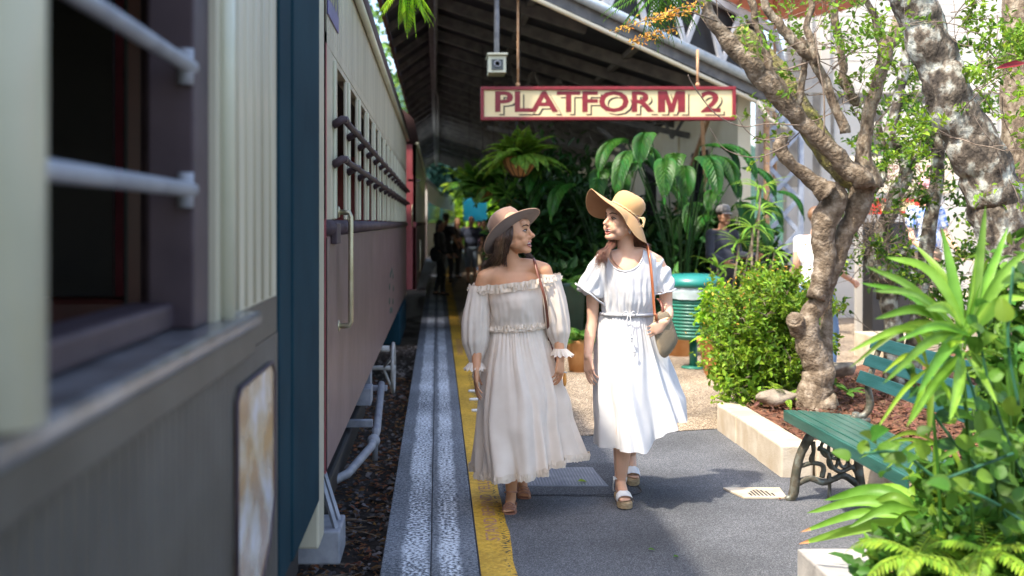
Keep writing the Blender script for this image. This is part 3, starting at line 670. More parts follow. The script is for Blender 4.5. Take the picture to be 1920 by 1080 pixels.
# front gable: barge board, gutter, lattice truss above
def fp(x, dz=0, dy=0): return V(x, fy(x)+dy, rz(x)+dz)
G().bar(fp(-.1, .06, -.05), fp(XE, .06, -.05), .05, .2).build('barge_board', M['rafter'], can, bevel=.005)
G().tube([fp(-.1, -.09, -.1), fp(1.4, -.09, -.1), fp(3.2, -.1, -.1), fp(XE, -.12, -.1)], .035, 8).build('pipe', M['wall_cream'], can)
g = G(); g.tube([fp(-.1, .2, -.16), fp(XE+.1, .17, -.16)], .07, 10); g.build('gutter', M['galv'], can)
g = G(); g.tube([fp(XE-.3, -.12, -.14), fp(XE-.1, -.3, -.14), fp(XE+.05, -.34, -.2), fp(XE+.2, -.33, -.15)], .03, 8); g.build('downpipe', M['wall_cream'], can)
lo_ = lambda x: fp(x, .3, .25); up_ = lambda x: V(x, fy(x)+.25, rz(-.1)+.95-.33*max(0, x-.8))
G().bar(lo_(-.1), lo_(XE), .07, .09).build('truss_chord', M['timber_wht'], can)
G().bar(up_(.8), up_(XE+.1), .07, .12).build('truss_chord', M['timber_wht'], can)
for i in range(8):
    a = .5+i*.62; G().bar(lo_(a), up_(a+.34), .05, .075).build('truss_web', M['timber_wht'], can); G().bar(up_(a+.34), lo_(a+.62), .05, .075).build('truss_web', M['timber_wht'], can)
q4 = [lo_(.8)+V(0, .1, 0), lo_(XE)+V(0, .1, 0), up_(XE)+V(0, .15, 0), up_(.8)+V(0, .15, 0)]
G().add(q4+[p_+V(0, .03, 0) for p_ in q4], [(0, 1, 2, 3), (7, 6, 5, 4), (0, 4, 5, 1), (1, 5, 6, 2), (2, 6, 7, 3), (3, 7, 4, 0)], 0, False).build('gable_panel', M['black_int'], can)
# lattice braces inside, across the canopy
for yy in (19.5, 25.5, 31.5):
    G().bar((1.2, yy, rz(1.2)-.75), (4.6, yy, rz(4.6)-.35), .07, .1).build('truss_chord', M['rafter'], can)
    for i in range(7):
        a = 1.3+i*.46; G().bar((a, yy, rz(a)-.05), (a+.23, yy, rz(a+.23)-.68+.1*i*.3), .04, .05).build('truss_web', M['rafter'], can)
        G().bar((a+.23, yy, rz(a+.23)-.68+.1*i*.3), (a+.46, yy, rz(a+.46)-.05), .04, .05).build('truss_web', M['rafter'], can)
# lattice column
def lattice_col(x0, x1, y, z0, z1, lab, rusty=0):
    r = thing('lattice_column', lab, 'column', ((x0+x1)/2, y, z0))
    for x in (x0, x1): G().box(x-.035, x+.035, y-.04, y+.04, z0, z1).build('upright', M['rust'] if (rusty and x == x0) else M['lattice'], r, bevel=.004)
    w_ = x1-x0-.07; n = int((z1-z0)/w_); h = (z1-z0)/n
    for i in range(n):
        za, zc = z0+i*h, z0+(i+1)*h; m_ = M['rust'] if i < 2 else M['lattice']
        G().bar((x0+.035, y-.015, za), (x1-.035, y-.015, zc), .02, .065).build('brace', m_, r)
        G().bar((x1-.035, y+.015, za), (x0+.035, y+.015, zc), .02, .065).build('brace', m_, r)
    g = G()
    for i in range(24): g.sphere((x0, y-.043, z0+.1+i*(z1-z0-.2)/23), .012, 6, 4)
    g.build('rivets', M['lattice'], r)
    return r
lattice_col(5.0, 5.52, 16.2, 0, 3.45, 'pale blue grey lattice column with rusty foot holding the canopy corner', 1)
# hanging sign
YS = 14.0
s0, s1 = P(901, 163, YS), P(1378, 226, YS)
r = thing('platform_sign', 'cream PLATFORM 2 sign with dark red lettering and frame hanging from the canopy', 'sign', ((s0.x+s1.x)/2, YS, s1.z))
G().box(s0.x+.02, s1.x-.02, YS-.03, YS+.03, s1.z+.02, s0.z-.02).build('panel', M['sign_cream'], r)
g = G(); t = .045
g.box(s0.x, s1.x, YS-.06, YS+.06, s0.z-t, s0.z); g.box(s0.x, s1.x, YS-.06, YS+.06, s1.z, s1.z+t)
g.box(s0.x, s0.x+t, YS-.058, YS+.058, s1.z+t, s0.z-t); g.box(s1.x-t, s1.x, YS-.058, YS+.058, s1.z+t, s0.z-t); g.build('frame', M['sign_red'], r, bevel=.006)
a = P(928, 211, YS); h = P(0, 171, YS).z-a.z
def sword(txt, pxa, pxb, ys, dx, dz, m_, bold):
    g = G(); wd = (pxb-pxa)*YS/F
    if txt == 'M':
        k = .27; pts = [(0, 0), (k, 0), (k, .62), (.5-.09, 0), (.5+.09, 0), (1-k, .62), (1-k, 0), (1, 0), (1, 1), (1-k*1.25, 1), (.5, .42), (k*1.25, 1), (0, 1)]
        v = [(P(pxa, 0, YS).x+dx-bold*.2+x_*(wd+bold*.4), ys, a.z+dz+z_*h) for x_, z_ in pts]
        g.add(v, [(0, 1, 2, 11, 12), (2, 3, 10, 11), (3, 4, 10), (4, 5, 9, 10), (5, 6, 7, 8, 9)], 0, False); g.build('lettering', M[m_], r); return
    text_geo(g, txt, (P(pxa, 0, YS).x+dx, ys, a.z+dz), (1, 0, 0), (0, 0, 1), h, wd, bold); g.build('lettering', M[m_], r)
for txt, pa, pb in (('PLATFOR', 928, 1226), ('M', 1233, 1283), ('2', 1313, 1350)):
    sword(txt, pa, pb, YS-.032, .056, -.044, 'sign_blk', .022)
    sword(txt, pa, pb, YS-.034, .037, -.027, 'sign_cream', .022)
    sword(txt, pa, pb, YS-.036, 0, 0, 'sign_red', .022)
for px in (971, 1308):
    x = P(px, 0, YS).x; zt_ = rz(x)+(.1 if px < 1000 else -.05)
    g = G(); g.tube([(x, YS, s0.z-.01), (x, YS, zt_)], .016, 8); g.sphere((x, YS, s0.z+.03), .03); g.build('hanger_rod', M['rust'], r)
# camera
r = thing('security_camera', 'cream box security camera on a grey pole above the sign', 'security camera', (P(933, 136, 13.8).x, 13.8, P(933, 136, 13.8).z))
a, b = P(916, 104, 13.8), P(949, 136, 13.8)
g = G(); g.box(a.x, b.x, 13.8, 14.2, b.z, a.z); g.box(a.x-.02, b.x+.02, 13.74, 14.22, a.z, a.z+.03); g.build('housing', M['cream_trim'], r, bevel=.008)
c = (a+b)/2; g = G(); g.box(c.x-.075, c.x+.075, 13.785, 13.8, c.z-.075, c.z+.06); g.build('window', M['glass'], r)
G().lathe([(.045, -.0), (.045, .03), (.03, .03), (.03, 0)], (0, 0, 0), 16).build('lens', M['pipe'], r, off=Vector((0, 0, 0))).rotation_euler = (R(90), 0, 0)
bpy.data.objects['lens'].location = (c.x-r.location.x, 13.785-r.location.y, c.z-r.location.z)
G().tube([(c.x, 13.95, a.z+.03), (c.x, 13.95, rz(c.x)+.1)], .035, 10).build('pole', M['pipe'], r)

# ================================================================== BUILDINGS
bl = thing('station_building', 'cream station building with dark grille windows under the canopy', 'building', (4.6, 25, 0))
Xb = 4.62
G().box(Xb, Xb+.2, 16.4, 62, 0, rz(Xb)+.05).build('wall', M['wall_cream'], bl)
for y in (18.2, 22.5, 27, 32):
    w_ = G().box(Xb-.03, Xb-.001, y, y+.95, 1.5, 2.85).build('window', M['glass'], bl)
    g = G()
    for i in range(5): g.box(Xb-.06, Xb-.03, y+.02+i*.22, y+.05+i*.22, 1.5, 2.85)
    for i in range(5): g.box(Xb-.07, Xb-.031, y, y+.95, 1.5+i*.32, 1.53+i*.32)
    g.build('grille', M['black_int'], w_)
for y in (20.3, 25, 30): G().box(Xb-.05, Xb-.002, y, y+.12, 0, rz(Xb)).build('pilaster', M['wall_cream'], bl, bevel=.01)
G().bar((Xb-.2, 17.4, 3.3), (Xb-.2, 19.8, 1.8), .06, .06).build('stay', M['rust'], bl)
G().bar((Xb-.5, 16.6, 3.2), (Xb-.3, 17.1, 1.9), .05, .05).build('stay', M['rust'], bl)
G().bar((Xb-1.6, 20, 3.4), (Xb-.2, 20, 2.2), .07, .07).build('stay', M['rafter'], bl)
# white veranda building on the right
bw = thing('veranda_building', 'white weatherboard building with slatted veranda rail behind the trees', 'building', (8, 19, 0))
Yw = 18.0
g = G(); z = 0
G().box(5.9, 16, Yw, Yw+.2, 0, 2.2).build('wall', M['wall_white'], bw)
G().box(5.9, 16, Yw+1.6, Yw+1.8, 2.2, 4.0).build('recess_wall', M['rafter'], bw)
for i in range(10): G().box(5.9, 16, Yw-.01+.005*(i % 2), Yw+.15, 3.95+i*.19, 4.135+i*.19).build('weatherboard', M['wall_white'], bw, bevel=.006)
for x in (6.15, 6.45): G().box(x, x+.16, Yw-.07, Yw-.012, 0, 6).build('corner_board', M['wall_white'], bw, bevel=.01)
G().box(5.9, 16, Yw-.09, Yw+.1, 3.78, 3.94).build('beam', M['wall_white'], bw, bevel=.01)
G().box(6.6, 16, Yw-.03, Yw+.08, 2.22, 2.34).build('bottom_rail', M['wall_white'], bw); G().box(6.6, 16, Yw-.03, Yw+.08, 3.5, 3.6).build('top_rail', M['wall_white'], bw)
x = 6.7
while x < 15.5: G().box(x, x+.62, Yw-.02, Yw+.04, 2.34, 3.5).build('rail_panel', M['wall_white'], bw, bevel=.008); x += .82
G().box(9.3, 9.42, Yw-.06, Yw+.08, 2.2, 3.8).build('veranda_post', M['wall_white'], bw)
G().bar((8.2, 15.4, .7), (9.9, 15.4, 3.2), .08, .35).build('stair_stringer', M['wall_cream'], bw)
G().bar((8.0, 15.4, .2), (9.9, 15.4, 2.6), .08, .3).build('stair_stringer', M['wall_cream'], bw)
g = G()
for i in range(9): t = i/9; g.box(8.1+1.7*t, 8.4+1.7*t, 15.5, 17, .45+2.3*t, .49+2.3*t)
g.build('stair_tread', M['wall_cream'], bw)
G().box(8.55, 8.8, 15.4, 16.6, 1.35, 2.0).build('landing_box', M['wall_cream'], bw, bevel=.01)
# departure board
YD = 15.2; a, b = P(1596, 293, YD), P(1792, 362, YD)
r = thing('departure_board', 'cream DEPARTURE PLATFORM board with brown lettering behind the tree trunks', 'sign', ((a.x+b.x)/2, YD, 0))
G().box(a.x, b.x, YD, YD+.06, b.z, a.z).build('panel', M['wall_cream'], r, bevel=.006)
g = G(); text_geo(g, 'DEPARTURE', (P(1650, 0, YD).x, YD-.003, P(0, 324, YD).z), (1, 0, 0), (0, 0, 1), .11, .82, .01)
text_geo(g, 'PLATFORM', (P(1620, 0, YD).x, YD-.003, P(0, 343, YD).z), (1, 0, 0), (0, 0, 1), .11, .70, 0); g.build('lettering', mat('brown_letters', (.2, .06, .04)), r)
for x in (a.x+.1, b.x-.2): G().box(x, x+.08, YD+.062, YD+.14, 0, b.z+.3).build('post', M['wall_white'], r)
YD = 14.6; a, b = P(1625, 372, YD), P(1725, 402, YD)
r = thing('red_stall_sign', 'small red and yellow stall board below the departure board', 'sign', ((a.x+b.x)/2, YD, 0))
G().box(a.x, b.x, YD, YD+.05, b.z, a.z).build('panel', mat('red_panel', (.5, .03, .02), (.6, .06, .03), 6), r, bevel=.005)
G().box(a.x+.2, b.x-.08, YD-.004, YD-.001, b.z+.05, a.z-.05).build('band', M['sign_cream'], r)
G().box(a.x+.1, b.x-.1, YD+.051, YD+.4, 0, b.z-.1).build('cabinet', M['black_int'], r, bevel=.01)
# terracotta parasol up by the building
r = thing('parasol', 'terracotta red parasol high behind the trees', 'parasol', (6.2, 16.9, 2.3))
c = Vector((5.25, 16.6, 5.62)); g = G(); n_ = 16
rim = [c+V(1.35*math.cos(a), 1.35*math.sin(a), -.62) for a in np.linspace(0, 2*math.pi, n_, False)]
g.add([c, *rim], [(0, i+1, (i+1) % n_+1) for i in range(n_)], 0, False); g.build('canopy', mat('parasol_cloth', (.22, .07, .04), (.3, .1, .05), 5, trans=.2), r)
g = G()
for q in rim: g.tube([c+V(0, 0, -.05), q+V(0, 0, -.02)], .012, 5)
g.build('rib', M['rust'], r); G().tube([c, (c.x, c.y, 2.3)], .03, 8).build('pole', M['rust'], r)
# ================================================================== OBJECTS
# ---- bench
bn = thing('park_bench', 'green slatted bench on ornate cast iron legs beside the garden kerb', 'bench', (2.25, 5.45, 0))
ya, yb = 4.62, 6.26
def slat(name, x, z, w, h, rot, m_, y0=ya, y1=yb, lab=None):
    g = G().box(-w/2, w/2, y0, y1, -h/2, h/2); q = Matrix.Rotation(rot, 3, 'Y')
    g.V = [np.array([tuple(q @ Vector(p)) for p in a])+[x, 0, z] for a in g.V]
    return g.build(name, M[m_], bn, bevel=.005)
for i in range(6): slat('seat_slat', 2.075+i*.066, .49-.006*i+(.004 if i else -.0), .060, .026, .06, 'bench_green')
slat('front_rail', 2.038, .472, .016, .062, 0, 'bench_green')
for i, (x, z) in enumerate([(2.475, .70), (2.515, .80), (2.553, .90)]): slat('back_slat', x, z, .018, .075, -.0+.35, 'bench_blue')
def bx_(px, py): return V((px-VX)*6.2/F, 0, CH-(py-VY)*6.2/F)
def leg(yy):
    g = G()
    def T(pts, r_, n=5): g.tube([V(p.x, yy+random.uniform(-.003, .003), p.z) for p in spline([bx_(*q) for q in pts], n)], lin(r_, (len(pts)-1)*n+1), 8)
    T([(1470, 934), (1484, 925), (1490, 880), (1500, 845), (1518, 812), (1530, 790)], [.016, .03, .027, .026, .03, .03])
    T([(1620, 925), (1612, 915), (1605, 860), (1606, 800), (1600, 772)], [.02, .028, .024, .022, .02])
    T([(1488, 905), (1515, 895), (1540, 902), (1560, 896), (1580, 890), (1612, 912)], [.022, .018, .02, .017, .02, .022])
    T([(1552, 931), (1552, 915), (1551, 895), (1552, 885)], [.016, .009, .015, .01])
    T([(1498, 872), (1520, 866), (1540, 872), (1538, 893)], [.014, .013, .014, .016])
    T([(1521, 826), (1522, 845), (1518, 858), (1520, 868)], [.016, .012, .016, .012])
    T([(1530, 838), (1545, 845), (1552, 862), (1556, 872), (1570, 882), (1580, 880)], [.015, .014, .014, .014, .014, .012])
    for cx, cy, rx, rz_ in ((1549, 838, 13, 16), (1562, 840, 12, 18), (1578, 850, 10, 24), (1594, 856, 9, 17), (1558, 862, 9, 14)):
        c_ = bx_(cx, cy); s_ = 6.2/F
        g.tube([(c_.x+rx*s_*math.cos(a), yy, c_.z+rz_*s_*math.sin(a)) for a in np.linspace(0, 2*math.pi, 21)], .0105, 6)
    T([(1508, 790), (1530, 795), (1565, 792), (1600, 783), (1625, 788)], [.02, .016, .014, .016, .02])
    T([(1580, 880), (1595, 875), (1606, 890)], [.013, .012, .016])
    T([(1595, 782), (1618, 775), (1628, 755), (1624, 725), (1632, 690), (1645, 650), (1652, 628)], [.022, .02, .024, .02, .018, .016, .012])
    T([(1503, 800), (1512, 806), (1515, 798)], [.014, .014, .008])
    return g.build('iron_leg', M['iron'], bn)
leg(6.17); leg(4.78)
# ---- bin
YB = 11.75; c = P(1300, 0, YB); g = G()
r = thing('litter_bin', 'round ribbed green litter bin with teal domed lid on a single post', 'bin', (c.x, YB, 0)); rb = .27
prof = [(.02, .33), (rb-.03, .33), (rb-.01, .35)]
z = .36
while z < .86: prof += [(rb, z), (rb+.006, z+.01), (rb, z+.02), (rb-.012, z+.025), (rb-.012, z+.032)]; z += .037
prof += [(rb, .87), (rb-.05, .88)]
G().lathe(prof, (c.x, YB, 0), 36).build('body', M['bin_green'], r)
g = G(); rr = []
for j, (ra, zz) in enumerate([(rb-.01, .92), (rb+.02, .90), (rb+.028, .84), (rb+.022, .80), (rb+.024, .775)]):
    rr.append([(c.x+(ra+.008*noise.noise(Vector((k*.6, j*2, 1))))*math.cos(2*math.pi*k/40), YB+(ra+.008*noise.noise(Vector((k*.6, j*2, 1))))*math.sin(2*math.pi*k/40), zz+.02*noise.noise(Vector((k*.35, j*.3, 4)))) for k in range(40)])
g.loft(rr); g.build('bin_liner', M['bag_plastic'], r)
G().lathe([(rb+.03, .905), (rb+.045, .91), (rb+.045, .96), (rb+.02, 1.0), (rb-.05, 1.035), (.05, 1.045), (.001, 1.045)], (c.x, YB, 0), 36).build('lid', M['bin_lid'], r)
g = G()
for a in (0.8, 2.3, 3.9, 5.4): g.tube([(c.x+(rb-.03)*math.cos(a), YB+(rb-.03)*math.sin(a), .85), (c.x+(rb-.03)*math.cos(a), YB+(rb-.03)*math.sin(a), .93)], .01, 6)
g.build('lid_pins', M['steel'], r); g = G(); g.lathe([(.045, .0), (.045, .34)], (c.x, YB, 0), 14); g.build('post', M['bin_green'], r)
G().lathe([(.13, .003), (.13, .018), (.05, .03)], (c.x, YB, 0), 24).build('foot_plate', M['bin_green'], r)

# ---- foliage generators
def rnd_dirs(n, up=.2):
    d = np.random.randn(n, 3); d[:, 2] = d[:, 2]+up; return d/np.linalg.norm(d, axis=1, keepdims=True)
def cloud(g, c, rad, n, L, W, mi=0, clumps=12, up=.3, surf=.5, squash=1.0, sun=None):
    """leaves gathered in clumps through an ellipsoid"""
    c = np.array(c); rad = np.array(rad, float); cc = rnd_dirs(clumps, 0)*(surf+(1-surf)*np.random.rand(clumps, 1))
    cr = .22+.25*np.random.rand(clumps); k = np.random.randint(0, clumps, n)
    p = cc[k]+np.random.randn(n, 3)*cr[k][:, None]*.55; pos = c+p*rad
    d = rnd_dirs(n, up*.5)+p*.6; nn = np.random.randn(n, 3)*.45+[0, 0, 1]+p*.35
    g.leaves(pos, d, nn, L*(.6+.7*np.random.rand(n)), W*(.6+.7*np.random.rand(n)), mi)
    return c+cc*rad
def frond(g, p, d, L, W, n=14, bend=1.0, mi=0, stem=None, tipf=.25, lw=.3, ang=.9):
    """a pinnate frond: drooping rachis with leaflets left and right"""
    p = Vector(p); d = Vector(d).normalized(); side = d.cross(Vector((0, 0, 1)))
    side = side.normalized() if side.length > .05 else Vector((1, 0, 0))
    st = L/n; B = []; Dd = []; Nn = []; Ls = []; pth = [p.copy()]
    for i in range(n):
        d = (d+Vector((0, 0, -1))*bend*st/L*(.3+1.2*i/n)).normalized(); p = p+d*st; pth.append(p.copy()); t = (i+1)/n
        wl = W*(math.sin(math.pi*min(1, t*.85+.12))**.7)*(1-.3*t)
        nn = side.cross(d)
        for s_ in (-1, 1):
            if t > .06: B.append(p); Dd.append(side*s_+d*ang*(.6+t*.9)-Vector((0, 0, .25))); Nn.append(nn); Ls.append(wl)
    B.append(p); Dd.append(d); Nn.append(side.cross(d)); Ls.append(W*.4)
    g.leaves([tuple(b) for b in B], [tuple(b) for b in Dd], [tuple(b) for b in Nn], Ls, np.array(Ls)*lw, mi, fold=.12, droop=.2)
    g.tube(pth, lin([.006*L**.5, .0015], len(pth)), 5, mi if stem is None else stem)
def fern(c, n, L, W, m_, name='fern', par=None, up=.6, hang=1.4, nl=16, mi=0, g=None, lw=.28):
    g = g or G()
    for i in range(n):
        a = 2*math.pi*i/n+random.uniform(-.3, .3); u = random.uniform(.1, 1)*up
        frond(g, c, (math.cos(a), math.sin(a), u), L*random.uniform(.65, 1.1), W, nl, hang*random.uniform(.7, 1.3), mi, lw=lw)
    return g
def branch(g, pts, rad, seg=10, wob=.0, n=6, mi=0, rs_=.86):
    sp = spline(pts, n); rr = lin(rad, len(sp)); k0 = random.random()*50
    path = [p+Vector((noise.noise(Vector((i*.35, k0, 0))), noise.noise(Vector((i*.35, k0, 7))), noise.noise(Vector((i*.35, k0, 14)))*.4))*wob for i, p in enumerate(sp)]
    rr = [r_*(1+.1*noise.noise(Vector((i*.4, k0, 3)))+.04*noise.noise(Vector((i*1.9, k0, 3)))) for i, r_ in enumerate(rr)]
    n0 = g.n; g.tube(path, rr, seg, mi)
    v = g.V[-1]; ctr = np.repeat(np.array([tuple(p) for p in path]), seg, 0)
    m_ = len(ctr); dv = v[:m_]-ctr
    k = np.array([rs_+.1*noise.noise(Vector(tuple(p*7)))+.12*noise.noise(Vector(tuple(p*22))) for p in v[:m_]])
    v[:m_] = ctr+dv*k[:, None]
    return path
def twigs(g, gl, p, d, L, r_, depth, leaf, lmi=0, spread=.7, dens=1.0, tmi=0, up=.15):
    d = Vector(d).normalized(); pts = [p]; n = 4
    for i in range(n):
        d = (d+Vector((random.uniform(-1, 1), random.uniform(-1, 1), random.uniform(-1, 1)+up))*.28).normalized(); p = p+d*(L/n); pts.append(p)
    g.tube(pts, lin([r_, r_*.5], n+1), 5, tmi, caps=False)
    if depth <= 1 and gl is not None:
        k = int(random.uniform(3, 9)*dens)
        if k:
            pos = [tuple(pts[random.randint(1, n)]+Vector((random.uniform(-1, 1), random.uniform(-1, 1), random.uniform(-1, 1)))*L*.12) for _ in range(k)]
            gl.leaves(pos, rnd_dirs(k, .1)+np.array(d)*.5, np.random.randn(k, 3)*.5+[0, 0, 1], leaf*(.6+.6*np.random.rand(k)), leaf*.5*(.7+.5*np.random.rand(k)), random.choice(lmi) if isinstance(lmi, (list, tuple)) else lmi)
    if depth > 0:
        for i in range(random.choice((2, 3))):
            q = pts[random.choice((2, 3, 4))]; dd = (d+Vector((random.uniform(-1, 1), random.uniform(-1, 1), random.uniform(-.6, 1)))*spread).normalized()
            twigs(g, gl, q, dd, L*random.uniform(.5, .8), r_*.55, depth-1, leaf, lmi, spread, dens, tmi, up)

# ---- potted plant by the bin
c = P(1350, 0, 11.0); r = thing('potted_shrub', 'lime green shrub in an orange terracotta pot beside the litter bin', 'plant', (c.x, 11, 0))
G().lathe([(.12, .0), (.16, .05), (.215, .36), (.235, .365), (.235, .42), (.2, .42), (.19, .36)], (c.x, 11, 0), 28).build('pot', M['terracotta'], r)
g = G(); cloud(g, (c.x-.05, 11, .68), (.2, .2, .22), 1300, .07, .045, 0, 26, .5, .35); 
for i in range(14): a = random.random()*6.28; g.tube([(c.x, 11, .38), (c.x+.2*math.cos(a), 11+.2*math.sin(a), .75)], .007, 5, 1)
for a in (3.3, 3.7, 4.3, 5.2): g.blade((c.x, 10.9, .45), (math.cos(a), math.sin(a), .1), .38, .09, .8)
g.build('foliage', [M['leaf_lime'], M['twig']], r)

# ---- spilling leafy shrub over the kerb (foreground of the bin)
r = thing('flowering_shrub', 'sprawling yellow green shrub spilling over the kerb left of the gnarled trunk', 'shrub', (2.9, 9, .2))
g = G(); gt = G()
for (px, py, D, rx, ry_, rz_, n) in [(1410, 690, 8.6, .3, .35, .28, 2000), (1420, 640, 8.9, .28, .35, .24, 1700), (1460, 610, 9.0, .36, .35, .3, 1900), (1450, 680, 8.6, .34, .3, .3, 1800),
                                     (1385, 730, 8.4, .2, .25, .14, 700), (1450, 580, 9.2, .22, .3, .2, 700), (1480, 570, 9.3, .3, .3, .3, 1000), (1362, 700, 8.7, .13, .2, .14, 400), (1470, 640, 9.1, .25, .3, .3, 900), (1420, 745, 8.35, .14, .16, .06, 300)]:
    p = P(px, py, D); n = int(n*.16); cs = cloud(g, p, (rx, ry_, rz_), n, .075, .042, 0, 30, .4, .3)
    cloud(g, p, (rx*1.05, ry_, rz_*1.05), int(n*1.2), .055, .034, 1, 26, .4, .6)
    base = P(1455, 740, 8.7)
    for q in cs[:24]: gt.tube(spline([base, (Vector(q)+base)/2+V(0, 0, .08), Vector(q)], 3), lin([.008, .003], 7), 5)
for i in range(230):
    a_ = random.random()*6.28; q_ = math.sqrt(random.random()); py = 655+100*q_*math.sin(a_); px = 1440+66*q_*math.cos(a_)+max(0, 640-py)*.35
    twigs(gt, g, P(px, py, 8.75+random.gauss(0, .2)), (random.uniform(-1, .6), random.uniform(-.9, .2), random.uniform(-.4, 1)), random.uniform(.12, .26), .004, 2, .05, [0, 1, 1], .8, 1.2)
g.build('foliage', [M['leaf'], M['leaf_y']], r); gt.build('stems', M['twig'], r)
g = G()
for _ in range(350):
    px, py = random.choice([(1400, 640), (1440, 600), (1480, 540), (1400, 570), (1470, 640)]); p = P(px+random.gauss(0, 42), py+random.gauss(0, 34), 8.75+random.gauss(0, .15))
    g.leaves([tuple(p)], rnd_dirs(1), rnd_dirs(1, .8), .03, .014)
tag(g.build('seed_heads', M['blossom'], r), kind='stuff')
# taller airy shrub between column and trunk (pinkish twigs, pale leaves)
r = thing('airy_shrub', 'loose twiggy shrub with small pale leaves in front of the lattice column', 'shrub', (3.3, 9.6, .2)); gt = G(); g = G()
for i in range(15):
    p = P(1430+random.uniform(-40, 60), 660, 9.6)
    twigs(gt, g, p, (random.uniform(-.6, .5), random.uniform(-.3, .3), 1.1), random.uniform(.25, .5), .006, 3, .055, [0, 0, 1], .6, .9)
g.build('foliage', [M['leaf'], M['leaf_y']], r); gt.build('stems', M['twig'], r)
# small rocks and yellow fern at the trunk
for i, (px, py, D, s_) in enumerate([(1455, 745, 8.05, .11), (1445, 668, 8.9, .13), (1565, 690, 8.4, .12), (1475, 700, 8.8, .1)]):
    g = G(); p = P(px, py, D); g.sphere(p, (s_*1.4, s_, s_*.5), 14, 10); v = g.V[0]; v += np.array([[noise.noise(Vector(tuple(q*9)))*.04 for _ in range(3)] for q in v])
    tag(g.build('garden_rock', mat('garden_stone', (.16, .13, .1), (.32, .27, .21), 14, .9, .6, 60)), ['flat pale rock at the foot of the gnarled trunk', 'brown rock hidden in the leafy shrub', 'weathered rock behind the trunk near the bench back', 'small rock between shrub and trunk'][i], 'rock')
p = P(1470, 745, 8.1); tag(fern(p, 9, .26, .05, None, up=1.1, hang=1.1).build('fern', M['leaf_y']), 'small yellow fern beside the flat pale rock', 'fern')
p = P(1590, 735, 7.9); tag(fern(p, 7, .18, .04, None, up=1.1, hang=1.1).build('fern', M['leaf_fern']), 'tiny green fern at the right foot of the gnarled trunk', 'fern')

# ---- trees
def pp(l, D0): return [P(a[0], a[1], a[2] if len(a) > 2 else D0) for a in l]
def W(px, D): return px*D/F
# gnarled tree A
r = thing('gnarled_tree', 'pale gnarled tree with knobbly trunk rising from the mulch behind the bench', 'tree', tuple(P(1530, 755, 8.0)))
g = G(); D = 8.0
main = [(1535, 775), (1525, 740), (1535, 700), (1520, 660), (1512, 615), (1535, 560), (1560, 500), (1585, 440), (1610, 385), (1625, 335)]
branch(g, pp(main, D), [W(q, D) for q in (56, 35, 33, 29, 24, 21, 20, 20, 25, 28)], 18, .02, 7)
branch(g, pp([(1500, 620), (1490, 600, 7.95), (1488, 596, 7.93)], D), [W(22, D), W(20, D), W(12, D)], 12, .0)
branch(g, pp([(1545, 700, 8.1), (1548, 620, 8.15), (1552, 560, 8.2), (1560, 480, 8.2)], D), [W(22, D), W(14, D), W(12, D), W(12, D)], 12, .01)
branch(g, pp([(1530, 560), (1545, 500), (1545, 430), (1562, 370), (1560, 345)], 7.95), [W(20, D), W(22, D), W(26, D), W(28, D), W(16, D)], 14, .02)
branch(g, pp([(1552, 362), (1530, 345), (1490, 310), (1462, 275), (1475, 255)], 7.85), [W(24, D), W(18, D), W(13, D), W(15, D), W(9, D)], 12, .02)
g.build('trunk', M['bark_pale'], r)
g = G()
b1 = branch(g, pp([(1620, 345), (1575, 300), (1530, 255), (1490, 215), (1450, 165), (1405, 120), (1350, 60), (1320, 5), (1300, -60)], 7.8), [W(22, D), W(20, D), W(18, D), W(19, D), W(24, D), W(20, D), W(15, D), W(12, D), W(10, D)], 14, .03)
g.build('limb', M['bark_pale'], r)
g = G(); branch(g, pp([(1620, 350), (1590, 330, 8.05), (1540, 270, 8.1), (1490, 190, 8.2), (1445, 120, 8.3), (1380, 60, 8.4)], D), [W(20, D), W(26, D), W(26, D), W(28, D), W(25, D), W(22, D)], 14, .02); g.build('limb', M['moss'], r)
g = G(); gt = G(); gl = G()
limbs = [([(1625, 350), (1620, 290), (1625, 220), (1645, 150), (1660, 90), (1690, 40), (1700, -40)], [34, 17, 14, 14, 17, 15, 12], 7.9),
         ([(1585, 250), (1560, 190), (1530, 120), (1500, 90), (1470, 55), (1440, 20), (1425, -40)], [11, 10, 11, 12, 11, 9, 8], 7.7),
         ([(1530, 120), (1515, 60), (1520, 0), (1525, -50)], [9, 8, 6, 5], 7.65),
         ([(1610, 190), (1592, 175), (1580, 130), (1575, 80), (1562, 20), (1555, -40)], [11, 12, 9, 8, 9, 7], 8.0),
         ([(1490, 215), (1500, 170), (1508, 110), (1505, 70)], [8, 8, 7, 5], 7.75),
         ([(1450, 165), (1440, 110), (1420, 50), (1405, -10)], [14, 9, 7, 8], 7.8),
         ([(1665, 100), (1640, 40), (1620, -20)], [12, 8, 6], 8.1),
         ([(1690, 20), (1730, -30)], [12, 12], 8.0)]
ends = []
for l, rd, Dd in limbs: ends += branch(g, pp(l, Dd), [W(q, Dd) for q in rd], 10, .025)[6:]
g.build('limbs', M['bark'], r)
for i in range(40):
    p = random.choice(ends+b1[10:]); twigs(gt, gl, p, (random.uniform(-1, 1), random.uniform(-.7, .7), random.uniform(-.5, .8)), random.uniform(.2, .5), .005, 3, .055, [0, 0, 1], .8, .42)
gt.build('twigs', M['twig'], r); gl.build('leaves', [M['leaf'], M['leaf_y']], r)
